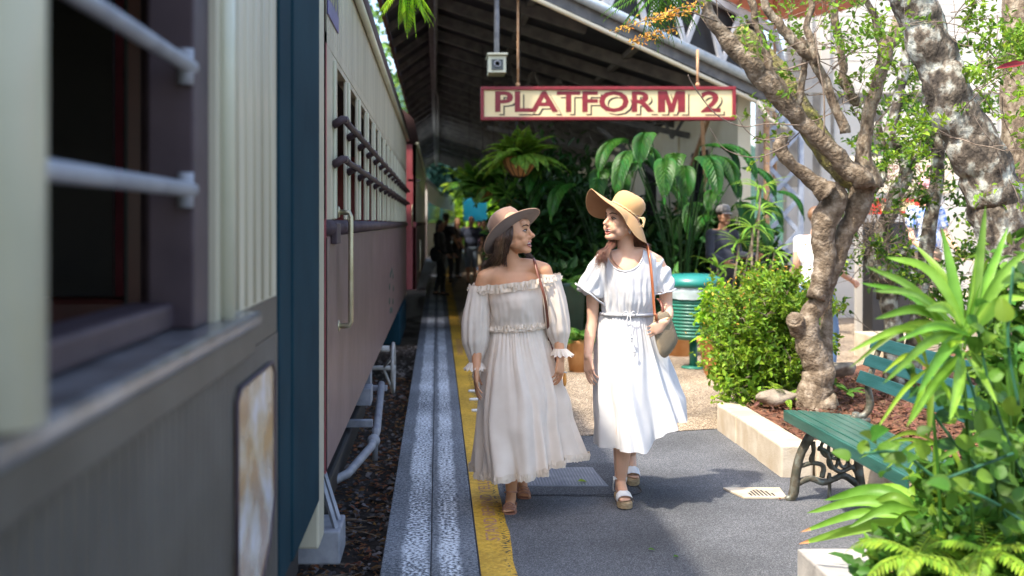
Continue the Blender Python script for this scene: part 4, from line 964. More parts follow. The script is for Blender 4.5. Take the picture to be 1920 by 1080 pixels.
# long bare stems crossing in front of the canopy corner
g = G(); g.tube(spline(pp([(1500, 235), (1440, 232), (1390, 237), (1340, 212), (1300, 160), (1290, 140)], 7.7), 5), .0045, 6); g.tube(spline(pp([(1480, 270), (1420, 295), (1360, 280), (1330, 240)], 7.7), 5), .004, 6)
g.tube(spline(pp([(1480, 255), (1430, 262), (1400, 245), (1380, 215)], 7.7), 5), .004, 6); g.tube(spline(pp([(1545, 255), (1545, 180), (1535, 120), (1528, 60)], 7.6), 5), .006, 6)
g.tube(spline(pp([(1560, 130), (1600, 95), (1640, 85), (1670, 88)], 7.7), 5), .006, 6); g.tube(spline(pp([(1532, 112), (1500, 122), (1478, 130)], 7.7), 5), .007, 6); g.build('bare_stems', M['twig'], r)
# multi stem tree B behind
r = thing('grey_stem_tree', 'slender grey many stemmed tree just right of the gnarled one', 'tree', tuple(P(1690, 700, 9.3))); g = G(); D = 9.3; ends = []
for l, rd in [([(1680, 720), (1675, 620), (1665, 540), (1655, 440), (1680, 370), (1700, 310), (1670, 250), (1685, 180), (1700, 90), (1690, -30)], [26, 20, 18, 17, 15, 14, 13, 11, 10, 8]),
              ([(1700, 720), (1720, 620), (1730, 520), (1745, 420), (1760, 300), (1750, 190), (1760, 100)], [24, 20, 17, 15, 14, 11, 8]),
              ([(1665, 560), (1640, 470), (1665, 420)], [22, 20, 14]), ([(1700, 310), (1735, 290), (1765, 275)], [8, 6, 4]), ([(1640, 230), (1660, 300), (1640, 360)], [10, 9, 7]),
              ([(1730, 520), (1700, 480), (1665, 470)], [12, 9, 8])]:
    ends += branch(g, pp(l, D+random.uniform(-.15, .15)), [W(q, D) for q in rd], 10, .03)
g.build('trunk', M['bark_lich'], r); gt = G(); gl = G()
for i in range(60):
    p = random.choice(ends); twigs(gt, gl, p, (random.uniform(-1, 1), random.uniform(-1, .2), random.uniform(-.5, .8)), random.uniform(.2, .5), .0045, 3, .055, [0, 0, 1], .8, .8)
for i in range(70):
    p = P(random.gauss(1650, 30), random.gauss(430, 30), 8.9); twigs(gt, None, p, rnd_dirs(1)[0], .25, .004, 2, .05)
gt.build('twigs', M['twig'], r); gl.build('leaves', [M['leaf_mid'], M['leaf_y']], r)
# big lichen trunk C
r = thing('lichen_tree', 'thick leaning trunk blotched with white lichen on the right', 'tree', tuple(P(1890, 800, 6.9))); g = G(); D = 6.9
branch(g, pp([(1925, 880), (1915, 700), (1905, 560), (1890, 450), (1858, 360), (1815, 260), (1775, 170), (1745, 90), (1712, 0), (1690, -80)], D), [W(q, D) for q in (75, 62, 56, 58, 58, 52, 46, 43, 45, 46)], 26, .03, 8)
g.build('trunk', M['bark_lich'], r)
gt = G(); gl = G()
for i in range(34):
    p = P(random.uniform(1780, 1915), random.uniform(0, 300), 6.9+random.uniform(-.5, .6)); twigs(gt, gl, p, (random.uniform(-1, 1), random.uniform(-1, .3), random.uniform(-.6, .5)), random.uniform(.2, .45), .004, 3, .05, [0, 1], .8, .8)
gt.build('twigs', M['twig'], r); gl.build('leaves', [M['leaf'], M['leaf_y']], r)
# dark trunk at right frame edge
r = thing('dark_tree', 'dark rough trunk standing at the right edge of the photo', 'tree', tuple(P(1900, 700, 8.6))); g = G(); D = 8.6
branch(g, pp([(1912, 800), (1908, 600), (1905, 420), (1905, 250), (1908, 100), (1912, -60)], D), [W(q, D) for q in (38, 34, 32, 32, 30, 30)], 18, .02, 8); g.build('trunk', M['bark'], r)
g = G(); g.leaves([tuple(P(1925, 118, 5.2))], [(-1, 0, -.12)], [(0, -1, .4)], .15, .035); g.tube([P(1925, 118, 5.2), P(1990, 100, 5.2), (2.9, 4.8, .2)], .005); tag(g.build('cordyline', [M['leaf_red']]), 'single dark red leaf poking in at the right edge high up', 'plant')

# ---- philodendrons and dark planting below the canopy
def philo(c, n, L, lab, a0=0, a1=2*math.pi, hgt=1.6):
    r = thing('philodendron', lab, 'plant', (c[0], c[1], 0), 'large leaved plants below the canopy'); g = G()
    for i in range(n):
        a = a0+(a1-a0)*(i+.5)/n+random.uniform(-.2, .2); q = random.uniform(.3, 1.5); top = Vector((c[0]+math.cos(a)*q*.6, c[1]+math.sin(a)*q*.5, c[2]+random.uniform(-.3, .3)))
        g.tube(spline([(c[0], c[1], .1), (c[0]+math.cos(a)*q*.25, c[1]+math.sin(a)*.1, c[2]*.6), top], 4), .008, 6, 1)
        frond(g, top, (math.cos(a)*.42, -.45+math.sin(a)*.25, .15), L*random.uniform(.85, 1.15), L*.34, 15, 3.0, 0, lw=.4, ang=1.5, stem=1)
    g.build('leaves', [M['leaf_philo'], M['leaf_dk']], r); return r
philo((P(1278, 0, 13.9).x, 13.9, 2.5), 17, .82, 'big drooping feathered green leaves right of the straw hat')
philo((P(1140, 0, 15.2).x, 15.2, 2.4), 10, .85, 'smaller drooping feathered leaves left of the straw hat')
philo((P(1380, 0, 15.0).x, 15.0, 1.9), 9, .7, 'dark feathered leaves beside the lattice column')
k = 0
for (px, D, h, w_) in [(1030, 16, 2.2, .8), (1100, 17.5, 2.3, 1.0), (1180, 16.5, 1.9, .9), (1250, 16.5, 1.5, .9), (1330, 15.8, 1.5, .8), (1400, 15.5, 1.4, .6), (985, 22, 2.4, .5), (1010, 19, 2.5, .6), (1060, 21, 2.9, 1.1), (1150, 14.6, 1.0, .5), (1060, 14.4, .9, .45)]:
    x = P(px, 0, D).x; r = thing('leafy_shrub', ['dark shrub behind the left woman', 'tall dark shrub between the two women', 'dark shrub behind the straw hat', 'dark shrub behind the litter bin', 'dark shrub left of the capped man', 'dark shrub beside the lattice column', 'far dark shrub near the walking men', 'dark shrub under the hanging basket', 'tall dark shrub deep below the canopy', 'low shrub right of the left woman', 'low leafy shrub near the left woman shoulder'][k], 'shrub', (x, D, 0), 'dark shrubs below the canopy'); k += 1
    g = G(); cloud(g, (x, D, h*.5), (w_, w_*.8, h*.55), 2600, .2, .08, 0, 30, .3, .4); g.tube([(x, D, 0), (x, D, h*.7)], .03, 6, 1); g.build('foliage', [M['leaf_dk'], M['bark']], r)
# broad paddle leaves and pots near the bin
r = thing('paddle_plant', 'upright broad leaved plant behind the right woman shoulder', 'plant', (P(1275, 0, 12.9).x, 12.9, 0)); g = G()
for i in range(12): a = i*.55; g.blade((P(1275, 0, 12.9).x+random.uniform(-.25, .25), 12.9, .45), (math.cos(a)*.4, math.sin(a)*.4, 1), random.uniform(.5, .8), .16, .8, 8)
g.build('leaves', M['leaf_mid'], r); G().lathe([(.15, 0), (.22, .4), (.24, .45), (.2, .45)], (P(1275, 0, 12.9).x, 12.9, 0), 20).build('pot', M['terracotta'], r)
r = thing('green_tub', 'round dark green planter tub right of the left woman', 'planter', (P(1062, 0, 13.5).x, 13.5, 0)); G().lathe([(.2, 0), (.24, .8), (.27, .85), (.2, .85)], (P(1062, 0, 13.5).x, 13.5, 0), 24).build('tub', mat('dark_green_tub', (.005, .03, .022), (.01, .045, .03), 5, .5), r)
g = fern((P(1062, 0, 13.5).x, 13.5, .85), 14, .5, .12, None, up=1); g.build('fern', M['leaf_fern'], r)
g = fern((P(1085, 0, 11.5).x, 11.5, .35), 10, .4, .12, None, up=1); tag(g.build('small_plant', M['leaf_mid']), 'low potted leaves at the gravel edge between the two women', 'plant')
G_ = G().lathe([(.1, 0), (.14, .3), (.15, .34), (.12, .34)], (P(1085, 0, 11.5).x, 11.5, 0), 20); tag(G_.build('flower_pot', M['terracotta']), 'small terracotta pot on the gravel between the two women', 'pot')
# rhapis palms between bin and column
def rhapis(c, hs, lab, L=.35, Wd=.035, n=14, m_='leaf_strap'):
    r = thing('lady_palm', lab, 'plant', (c[0], c[1], 0), 'fan leaved palms'); g = G()
    for (dx, dy, h) in hs:
        g.tube(spline([(c[0], c[1], .1), (c[0]+dx*.6, c[1]+dy*.6, h*.6), (c[0]+dx, c[1]+dy, h)], 4), .014, 6, 1)
        for i in range(n):
            a = 2*math.pi*i/n+random.uniform(-.2, .2); g.blade((c[0]+dx, c[1]+dy, h), (math.cos(a), math.sin(a), random.uniform(-.1, .9)), L*random.uniform(.8, 1.1), Wd, random.uniform(.7, 1.5), 6)
    g.build('leaves', [M[m_], M['bark']], r); return r
p = P(1360, 0, 13.2); rhapis((p.x, 13.2), [(-.1, 0, 1.05), (.2, .1, 1.35), (.42, 0, 1.75), (-.3, .1, .85)], 'lady palm with splayed leaves behind the litter bin', .42, .035)
p = P(1410, 0, 12.6); rhapis((p.x, 12.6), [(0, 0, 1.55), (.3, .1, 1.25), (.1, 0, 2.0)], 'lady palm beside the rusty column foot', .4, .035, 12)
# hanging basket
def basket(c, rad, L, lab, n=34, par='leaf_fern', ropetop=None):
    r = thing('hanging_basket', lab, 'hanging basket', tuple(c), 'hanging fern baskets'); c = Vector(c)
    G().lathe([(.02, -rad*1.05), (rad*.45, -rad*.95), (rad*.85, -rad*.45), (rad, 0), (rad*1.04, .02), (rad*.92, .0)], c, 28).build('bowl', M['terracotta'], r)
    g = G()
    for i in range(14): a = 2*math.pi*i/14; g.tube([c+V(math.cos(a)*q*1.03, math.sin(a)*q*1.03, z) for q, z in ((rad*1.03, .02), (rad*.87, -rad*.45), (rad*.47, -rad*.95), (.02, -rad*1.08))], .006, 5)
    for a in (0, 2.1, 4.2): g.tube([c+V(math.cos(a)*rad, math.sin(a)*rad, .02), c+V(0, 0, rad*3.2)], .005, 5)
    g.tube([c+V(0, 0, rad*3.2), (c.x, c.y, (ropetop or rz(c.x)))], .006, 5); g.build('wire_frame', M['black_int'], r)
    g = G()
    for k in range(3): fern(c+V(0, 0, .03), n//3, L*(1.1-.2*k), L*.26, None, up=.4+1.1*k, hang=1.5-.3*k, nl=15, g=g, lw=.4)
    g.build('fern', M[par], r); return r
basket(P(975, 298, 15), .25, .66, 'hanging basket of lush fern in an orange brown bowl just below the sign', 60, 'leaf')
for i, (px, py, D, L) in enumerate([(905, 355, 19, .85), (925, 345, 22, .9), (880, 352, 25, .8), (940, 335, 26, 1.0), (955, 372, 18, .6)]):
    basket(P(px, py, D), .22, L, ['fern basket above the man in navy', 'second dark fern basket above the brown hat', 'leftmost far fern basket near the hill', 'dark fern basket deepest under the canopy', 'fern basket low behind the main basket'][i], 36, 'leaf_fern' if i != 2 else 'leaf_y')
# ferny fronds hanging into the top of the picture from overhead branches
for i, (px, py, D, dirs, L, m_) in enumerate([(765, -34, 7.0, [(-.5, 0, -.6), (.2, 0, -1), (.6, .1, -.5), (-.1, .1, -.8), (.45, 0, -.9)], .3, 'leaf_lime'),
                                              (1235, -30, 7.4, [(-.6, 0, -.6), (-.3, 0, -1), (.2, 0, -1), (.6, .1, -.7), (-.8, .1, -.3), (.4, 0, -1), (0, .1, -1), (.7, 0, -.9)], .42, 'leaf_fern')]):
    r = thing('overhead_frond', ['bright green feathery frond at the top left above the train roof', 'feathery green frond hanging at the top centre right of the sign'][i], 'foliage', tuple(P(px, py, D))); g = G()
    for d in dirs:
        for k in range(2): frond(g, P(px+random.uniform(-14, 14), py, D+random.uniform(-.1, .1)), Vector(d)+V(random.uniform(-.15, .15), 0, 0), L*random.uniform(.8, 1.15), .085, 17, .5, 0, lw=.22, ang=.7)
    g.tube([P(px, py, D), P(px+20, py-220, D+.2), P(px+60, py-600, D+.5)], [.01, .015, .03], 6, 1); g.build('fronds', [M[m_], M['bark']], r)
g = G(); gt = G()
for (x0, y0, x1, y1) in [(1290, 20, 1150, 60), (1280, 50, 1185, 80), (1320, 10, 1230, 30)]:
    a, b = P(x0, y0, 7.3), P(x1, y1, 7.2); gt.tube([a, a.lerp(b, .5)+V(0, 0, .02), b], .004, 5)
    for k in range(90):
        q = a.lerp(b, random.uniform(.15, 1))+V(random.gauss(0, .02), random.gauss(0, .02), random.gauss(0, .018)); g.leaves([tuple(q)], rnd_dirs(1), rnd_dirs(1), .028, .014)
gt.tube([P(1290, 20, 7.3), P(1345, 40, 7.6)], .006, 5)
r = thing('blossom_sprig', 'sprig of small orange yellow blossoms above the sign corner', 'blossom', tuple(P(1250, 50, 7.3))); g.build('blossoms', M['blossom'], r); gt.build('stems', M['twig'], r)

# ---- near right planting
# big strap leaved palm
r = thing('strap_leaf_plant', 'large bright green plant with long arching strap leaves at the right foreground', 'plant', (1.9, 3.65, .15)); D = 3.6
g = G()
def strap(p0, p1, wpx, sag=.0, D0=D, D1=None, mi=0, tip=0):
    a, b = P(*p0, D0), P(*p1, D1 or D0); m_ = (a+b)/2+V(0, -.01, sag)
    q = spline([a, m_, b], 6); W0 = W(wpx, D0)*.68; n = len(q); rings = []
    for i, p in enumerate(q):
        t = i/(n-1); d = (q[min(i+1, n-1)]-q[max(i-1, 0)]).normalized(); s_ = d.cross(V(.15, -1, .45).normalized()).normalized()
        w_ = W0*.5*(min(1, .3+t*2.4)*(1-max(0, t-.45)/.55)**.6 if t < 1 else .0); nn = s_.cross(d)
        rings.append([p+s_*w_+nn*w_*.35, p+s_*w_*.5, p, p-s_*w_*.5, p-s_*w_+nn*w_*.35])
    if tip: g.loft(rings[:-1], closed=False, mi=mi); g.loft(rings[-2:], closed=False, mi=tip)
    else: g.loft(rings, closed=False, mi=mi)
hub = (1800, 640)
for (tx, ty, w_, sg, d1) in [(1622, 498, 30, .06, 3.4), (1662, 482, 34, .08, 3.6), (1612, 530, 24, .07, 3.5), (1635, 545, 26, .05, 3.3), (1590, 660, 26, .07, 3.45), (1592, 690, 22, .09, 3.6), (1640, 598, 30, .05, 3.4), (1655, 720, 28, .05, 3.2),
                         (1765, 425, 38, .0, 3.7), (1848, 384, 34, .0, 3.7), (1890, 425, 30, .02, 3.7), (1925, 470, 34, .04, 3.6), (1715, 458, 34, .04, 3.8), (1735, 580, 40, .03, 3.2), (1930, 560, 36, .05, 3.4), (1680, 640, 26, .04, 3.2),
                         (1720, 740, 34, .03, 3.2), (1900, 640, 34, .04, 3.3), (1830, 470, 30, .0, 3.2), (1920, 520, 26, .05, 3.9), (1700, 800, 30, .03, 3.3), (1780, 790, 36, .0, 3.2), (1870, 760, 30, .0, 3.3)]:
    strap((hub[0]+random.uniform(-12, 22), hub[1]+random.uniform(-35, 25)), (tx, ty), w_, sg, 3.6, d1, 0)
hub2 = (1740, 690)
for (tx, ty, w_, sg) in [(1640, 810, 14, .03), (1655, 700, 16, .05), (1700, 800, 16, .0), (1740, 830, 22, .0), (1800, 790, 16, .02), (1690, 620, 18, .04), (1810, 640, 20, .03)]: strap(hub2, (tx, ty), w_, sg, 3.5, 3.4, 1)
for (x_, y_, h_) in [(1800, 640, 0), (1740, 690, 0), (1850, 700, 0), (1880, 560, 0)]: g.tube(spline([P(x_, y_, 3.6), P(x_+20, 900, 3.6), P(x_+30, 1180, 3.6)], 5), .006, 8, 2)
hub3 = (1905, 800)
for k in range(16): strap(hub3, (hub3[0]+random.uniform(-190, 20), hub3[1]+random.uniform(-200, 160)), random.uniform(16, 30), .03, 3.9, 3.8, 0)
hub4 = (1755, 830)
for (tx, ty, w_) in [(1655, 830, 14), (1660, 880, 14), (1700, 885, 12), (1750, 910, 26), (1610, 860, 10), (1810, 900, 20)]: strap(hub4, (tx, ty), w_, .04, 4.0, 3.9, 1)
g.tube([P(1755, 830, 4.0), P(1765, 960, 4.1), P(1770, 1100, 4.1)], .008, 6, 2)
g.build('leaves', [M['leaf_strap'], M['leaf_y'], M['leaf_mid']], r)
# round leaved vine
r = thing('round_leaf_vine', 'vine with glossy round green leaves winding through the right foreground', 'plant', (2.0, 3.5, .15)); g = G(); gl = G()
for pts in [[(1700, 690), (1740, 760), (1790, 830), (1850, 900), (1900, 1000)], [(1830, 600), (1850, 700), (1880, 800), (1920, 900)], [(1770, 620), (1820, 720), (1840, 830), (1830, 950)], [(1620, 850), (1690, 850), (1760, 900), (1850, 935), (1920, 980)], [(1900, 500), (1890, 640), (1910, 760)], [(1740, 910), (1820, 880), (1900, 850)]]:
    D0 = random.uniform(3.2, 3.7); q = spline(pp(pts, D0), 8); g.tube(q, .005, 6)
    for p in q[::1]:
        if random.random() < .85:
            q0 = p+V(random.gauss(0, .02), random.gauss(0, .05), random.gauss(0, .03)); dd = Vector(rnd_dirs(1)[0]); nn = V(random.uniform(-.6, .3), -1+random.random()*.6, .7); ss = dd.cross(nn).normalized(); nn = ss.cross(dd).normalized(); s0 = random.uniform(.04, .068)
            rim = [q0+(dd*(1-math.cos(a_))*.6+ss*math.sin(a_)*.42*(1+.35*math.cos(a_))+nn*(.28*abs(math.sin(a_))-.3*(1-math.cos(a_))*.5))*s0 for a_ in np.linspace(0, 2*math.pi, 16, False)]
            gl.add([q0+dd*s0*.5+nn*s0*.0]+rim, [(0, i_+1, (i_+1) % 16+1) for i_ in range(16)], random.choice((0, 0, 1)))
gl.F = gl.F; g.build('stems', M['leaf_blue'], r); gl.build('leaves', [M['leaf_mid'], M['leaf']], r)
r = thing('leafy_filler', 'tangled mid green leaves filling the lower right corner', 'plant', (2.2, 3.6, .15)); g = G()
for (px, py, D0, rx, rz_, n) in [(1880, 760, 4.2, .16, .35, 500), (1900, 940, 3.9, .2, .2, 600), (1850, 1040, 3.6, .25, .12, 500), (1900, 600, 4.3, .12, .3, 350), (1790, 940, 4.1, .15, .12, 260), (1700, 1060, 3.7, .16, .06, 220)]:
    cloud(g, P(px, py, D0), (rx, .2, rz_), n, .075, .045, 0, 16, .3, .3); cloud(g, P(px, py, D0), (rx, .2, rz_), n//3, .06, .04, 1, 16, .3, .3)
for i in range(10): g.tube([P(random.uniform(1780, 1910), 1120, 3.9), P(random.uniform(1780, 1910), random.uniform(600, 900), 4.1)], .006, 5, 0)
g.build('leaves', [M['leaf_mid'], M['leaf']], r)
# crinum rosette over the near kerb
r = thing('lily_clump', 'clump of broad strap leaves spilling left over the near grey kerb', 'plant', (1.95, 4.0, .2)); g = G(); D = 4.1
hub = (1735, 965)
for (tx, ty, w_, sg, d1) in [(1497, 1020, 34, .02, 4.35), (1500, 998, 28, .05, 4.3), (1512, 962, 34, .07, 4.3), (1545, 938, 38, .08, 4.35), (1612, 926, 32, .08, 4.5), (1630, 945, 26, .05, 4.2), (1752, 1062, 44, -.02, 3.9), (1640, 1045, 36, .05, 4.0), (1810, 1010, 34, .06, 4.0), (1860, 940, 34, .08, 4.1), (1900, 1010, 36, .08, 4.0), (1700, 905, 30, .05, 4.3), (1590, 990, 26, .04, 4.1)]:
    strap((hub[0]+random.uniform(-15, 25), hub[1]+random.uniform(-10, 20)), (tx, ty), w_, sg, D, d1, tip=1 if tx < 1505 else 0)
for k in range(12): a = random.random()*6.28; g.blade((P(1860, 0, 3.7).x, 3.7, .2), (math.cos(a), math.sin(a), .7), .45, .05, 1.2, 8)
g.build('leaves', [M['leaf_strap'], M['terracotta']], r)
g = fern(P(1720, 1040, 3.5), 9, .25, .06, None, up=.7, hang=1.2, nl=14); fern(P(1850, 1030, 3.5), 12, .3, .06, None, up=.6, hang=1.2, nl=16, g=g)
g.tube([P(1720, 1040, 3.5), P(1730, 1200, 3.5)], .006); tag(g.build('fern', M['leaf_y']), 'bright little ferns along the bottom right edge', 'fern')

# ---- hill and trees beyond the train
k = 0
for (px, D, h, w_, m_) in [(700, 46, 13, 4.2, 'leaf_hill'), (745, 40, 8.5, 2.2, 'leaf_hill'), (640, 44, 16, 4, 'leaf_hill'), (760, 58, 10, 3.5, 'leaf_hill'), (825, 95, 10.5, 5, 'leaf_hilldk'), (790, 90, 9.5, 5, 'leaf_hilldk'), (865, 100, 9, 5, 'leaf_hilldk'), (905, 72, 3.2, 1.9, 'leaf_lime'), (930, 70, 4.4, 1.6, 'leaf_lime'), (850, 66, 2.6, 1.2, 'leaf_y'), (960, 75, 5, 2.5, 'leaf_hill')]:
    x = P(px, 0, D).x; x = min(x, -w_-1.6) if k < 4 else x; r = thing('leafy_tree', ['bright tree above the near carriage roof', 'slim bright tree in the gap between train roof and canopy', 'tall tree hidden behind the train roof', 'farther pale tree behind the train', 'dark blue green hill tree at the end of the platform', 'left one of the dark far trees', 'right one of the dark far trees', 'sunlit lime shrub tree beyond the walking people', 'sunlit tree just left of the brown hat', 'low sunlit bush at the canopy end', 'bright tree beyond the far canopy end'][k], 'tree', (x, D, -.5), 'trees far beyond the train'); k += 1
    g = G(); s_ = D/60
    cloud(g, (x, D, h*.55), (w_, w_*.8, h*.5), 3800, .42*s_+.1, .28*s_+.06, 0, 46, .3, .45); g.build('crown', M[m_], r)
    G().tube([(x, D, -.6), (x, D, h*.6)], .15, 6).build('trunk', M['bark'], r)
g = G(); vs = []
for i in range(61):
    for j in range(13): a = -70+i*2.6; vs.append((a, 120+j*16, -1+j*2.2+3*noise.noise(Vector((a*.05, j*.4, 0)))+(1.6*j if a < 20 else 0)))
g.add(vs, [(i*13+j, (i+1)*13+j, (i+1)*13+j+1, i*13+j+1) for i in range(60) for j in range(12)]); struct(g.build('hill', mat('forest', (.012, .045, .03), (.03, .09, .05), .25, .95, 1, 1, bdist=1)))
# blue awning at the far end
r = thing('blue_awning', 'bright blue stall awning far away beyond the walking people', 'awning', (3.2, 60, 0))
a, b = P(868, 372, 60), P(912, 415, 60); g = G(); g.add([(a.x, 60, a.z), (b.x, 60, a.z+.1), (b.x, 58.5, b.z), (a.x, 58.5, b.z), (a.x, 60.1, a.z), (b.x, 60.1, a.z+.1), (b.x, 58.6, b.z), (a.x, 58.6, b.z)], [(0, 1, 2, 3), (7, 6, 5, 4), (0, 3, 7, 4), (1, 5, 6, 2)], 0, False)
g.build('sheet', mat('blue_tarp', (.2, .75, .9), (.28, .8, .92), 3, trans=.6), r)
for x in (a.x+.05, b.x-.05): G().box(x, x+.08, 58.6, 58.7, 0, b.z+.1).build('post', M['white_txt'], r)
# ================================================================== PEOPLE
def skinm(n, a, b): return mat(n, a, b, 9, .48, .08, 220, sss=.12, spec=.4, bdist=.001)
SK1 = skinm('skin_tan', (.56, .275, .145), (.62, .325, .18)); SK2 = skinm('skin_fair', (.68, .395, .26), (.74, .45, .31))
SK3 = skinm('skin_mid', (.3, .15, .09), (.36, .19, .12))
EYEW = mat('eye_white', (.38, .36, .34), rough=.25); DARK = mat('lash_dark', (.02, .012, .008), rough=.6)
BROW = mat('brow_brown', (.06, .03, .016), rough=.8)
LIP = mat('lip', (.5, .2, .16), rough=.35); TEETH = mat('teeth', (.7, .67, .62), rough=.2); MOUTH = mat('mouth', (.12, .02, .02))
HAIR1 = mat('hair_brown', (.05, .028, .016), (.2, .115, .06), 8, .38, .5, 60, stretch=(1, 1, .15), c3=(.08, .048, .03), island=.35)
HAIR2 = mat('hair_auburn', (.10, .04, .02), (.3, .15, .085), 8, .36, .5, 60, stretch=(1, 1, .2), island=.35)

def head(g, Cn, fw, up, s=1.0):
    """closed shapes of a head for fusing; returns the frame matrix (x = her left..right, y = forward, z = up)"""
    z = Vector(up).normalized(); y = (Vector(fw)-z*Vector(fw).dot(z)).normalized(); x = y.cross(z); m = Matrix((x, y, z)).transposed(); Cn = Vector(Cn)
    def T(p): return Cn+m @ (Vector(p)*s)
    def E(c, r): g.sphere(T(c), tuple(q*s for q in r), 20, 14, rot=m)
    def K(a, ra, b, rb): g.cap(T(a), ra*s, T(b), rb*s, 12)
    E((0, -.012, .035), (.072, .09, .084)); E((0, .012, .01), (.066, .074, .07)); E((0, .026, -.035), (.06, .056, .072)); E((0, .026, -.01), (.066, .056, .055)); E((0, .036, -.024), (.054, .05, .056))
    K((-.053, -.006, -.045), .02, (-.012, .062, -.092), .02); K((.053, -.006, -.045), .02, (.012, .062, -.092), .02)
    E((-.04, .03, -.055), (.026, .036, .034)); E((.04, .03, -.055), (.026, .036, .034))
    K((-.008, .07, -.094), .017, (.008, .07, -.094), .017)
    K((-.02, .066, .045), .026, (.02, .066, .045), .026)                 # forehead
    for q in (-1, 1):
        E((q*.037, .056, -.018), (.028, .027, .026)); E((q*.033, .06, -.045), (.024, .024, .026))      # cheeks, raised by the smile
        K((q*.012, .084, .026), .009, (q*.036, .072, .03), .009)         # brow ridge
        E((q*.0725, -.006, -.004), (.009, .018, .03))                    # ear
        K((q*.007, .092, -.03), .0085, (q*.011, .084, -.03), .0075)      # nostril wing
    K((0, .078, .024), .0105, (0, .097, -.012), .0095); K((0, .098, -.012), .0105, (0, .109, -.025), .011); K((0, .098, -.034), .007, (0, .088, -.035), .009)
    K((-.016, .069, -.062), .014, (.016, .069, -.062), .014); E((-.024, .064, -.036), (.02, .02, .022)); E((.024, .064, -.036), (.02, .02, .022)); K((-.01, .08, -.048), .008, (.01, .08, -.048), .008)
    return T, m
def face(g, T, m, s, brow=3, eye_open=.006):
    """eyes, brows and a smiling mouth laid into the fused head; mats: 1 white 2 dark 3 brow 4 lip 5 teeth 6 mouth"""
    for q in (-1, 1):
        c = (q*.0305, .0735, .006); g.sphere(T(c), (.0135*s, .011*s, eye_open*s), 12, 8, rot=m, mi=1)
        g.sphere(T((q*.029, .081, .006)), (.0072*s, .0046*s, eye_open*.95*s), 10, 6, rot=m, mi=2)
        pts = [(q*.0145, .077, .003), (q*.023, .0855, .0125), (q*.033, .0835, .0135), (q*.041, .0755, .0095), (q*.0465, .069, .005)]
        g.tube([T(p) for p in spline(pts, 4)], [.0014*s]+[.0022*s]*15+[.0012*s], 6, 2)
        pts = [(q*.016, .079, -.001), (q*.03, .0825, -.0025), (q*.043, .0735, .002)]; g.tube([T(p) for p in spline(pts, 4)], .0009*s, 5, 2)
        pts = [(q*.012, .094, .0275), (q*.027, .089, .0345), (q*.041, .0765, .033), (q*.048, .069, .028)]
        sp = spline(pts, 4); g.tube([T(p) for p in sp], lin([.0022*s, .0034*s, .0028*s, .001*s], len(sp)), 6, 3)
    T0 = T; T = lambda p: T0((p[0], p[1]-.0095, p[2]))
    g.sphere(T((0, .081, -.064)), (.029*s, .015*s, .0098*s), 18, 10, rot=m, mi=6)
    up = [(-.032, .076, -.049), (-.02, .0905, -.0525), (-.006, .098, -.052), (0, .098, -.053), (.006, .098, -.052), (.02, .0905, -.0525), (.032, .076, -.049)]
    sp = spline(up, 4); g.tube([T(p) for p in sp], lin([.001*s, .0034*s, .0044*s, .004*s, .0044*s, .0034*s, .001*s], len(sp)), 8, 4)
    lo_p = [(-.031, .0765, -.0505), (-.021, .087, -.068), (-.008, .0935, -.0765), (.008, .0935, -.0765), (.021, .087, -.068), (.031, .0765, -.0505)]
    sp = spline(lo_p, 4); g.tube([T(p) for p in sp], lin([.001*s, .003*s, .004*s, .004*s, .003*s, .001*s], len(sp)), 8, 4)
    g.sphere(T((0, .0795, -.0615)), (.0285*s, .0165*s, .0078*s), 18, 10, rot=m, mi=5)

def hand(g, wr, f, n, side=1, curl=(.35, .4, .45, .5), s=1.0, thumb=(.5, .2), spread=.0):
    """palm, four jointed fingers of unequal length and a thumb leaving the side of the palm. f fingers' way, n palm normal, side = thumb side"""
    wr = Vector(wr); f = Vector(f).normalized(); n = Vector(n); n = (n-f*n.dot(f)).normalized(); sd = f.cross(n)*side
    for k, (o, L1) in enumerate([(.031, .088), (.0105, .092), (-.0105, .088), (-.0305, .080)]):
        b = wr+sd*o*.55*s+f*.012*s; kn = wr+(sd*o*1.0+f*L1)*s; g.cap(b, .0145*s, kn, .0118*s, 10)
        Ls = [(.040, .026, .021), (.044, .030, .022), (.040, .028, .021), (.032, .021, .019)][k]; rs = [.0086, .0086, .0082, .0075][k]
        d = (f+sd*(o/.031)*spread).normalized(); p = kn
        for j in range(3):
            a = curl[k]*(.8, 1.15, .9)[j]; ax = d.cross(n).normalized(); d = (Matrix.Rotation(a, 3, ax) @ d).normalized()
            if d.dot(n) < -.99: pass
            q = p+d*Ls[j]*s; g.cap(p, rs*(1-.09*j)*s, q, rs*(.9-.09*j)*s, 10)
            n2 = n; n = n; p = q
    g.cap(wr+f*.01*s, .02*s, wr-f*.02*s, .019*s, 12)
    t0 = wr+(sd*.022+f*.022+n*.006)*s; d = (f*.75+sd*.62+n*thumb[0]).normalized(); t1 = t0+d*.036*s; g.cap(t0, .0145*s, t1, .0115*s, 10)
    d = (d+f*.35-sd*.2+n*thumb[1]).normalized(); t2 = t1+d*.031*s; g.cap(t1, .0108*s, t2, .009*s, 10); d = (d+n*.25-sd*.15).normalized(); g.cap(t2, .009*s, t2+d*.024*s, .0072*s, 10)

def limb(g, pts, r, seg=16):
    sp = spline(pts, 8); g.tube(sp, lin(r, len(sp)), seg)
    g.sphere(pts[0], r[0], 14, 8); g.sphere(pts[-1], r[-1], 14, 8)

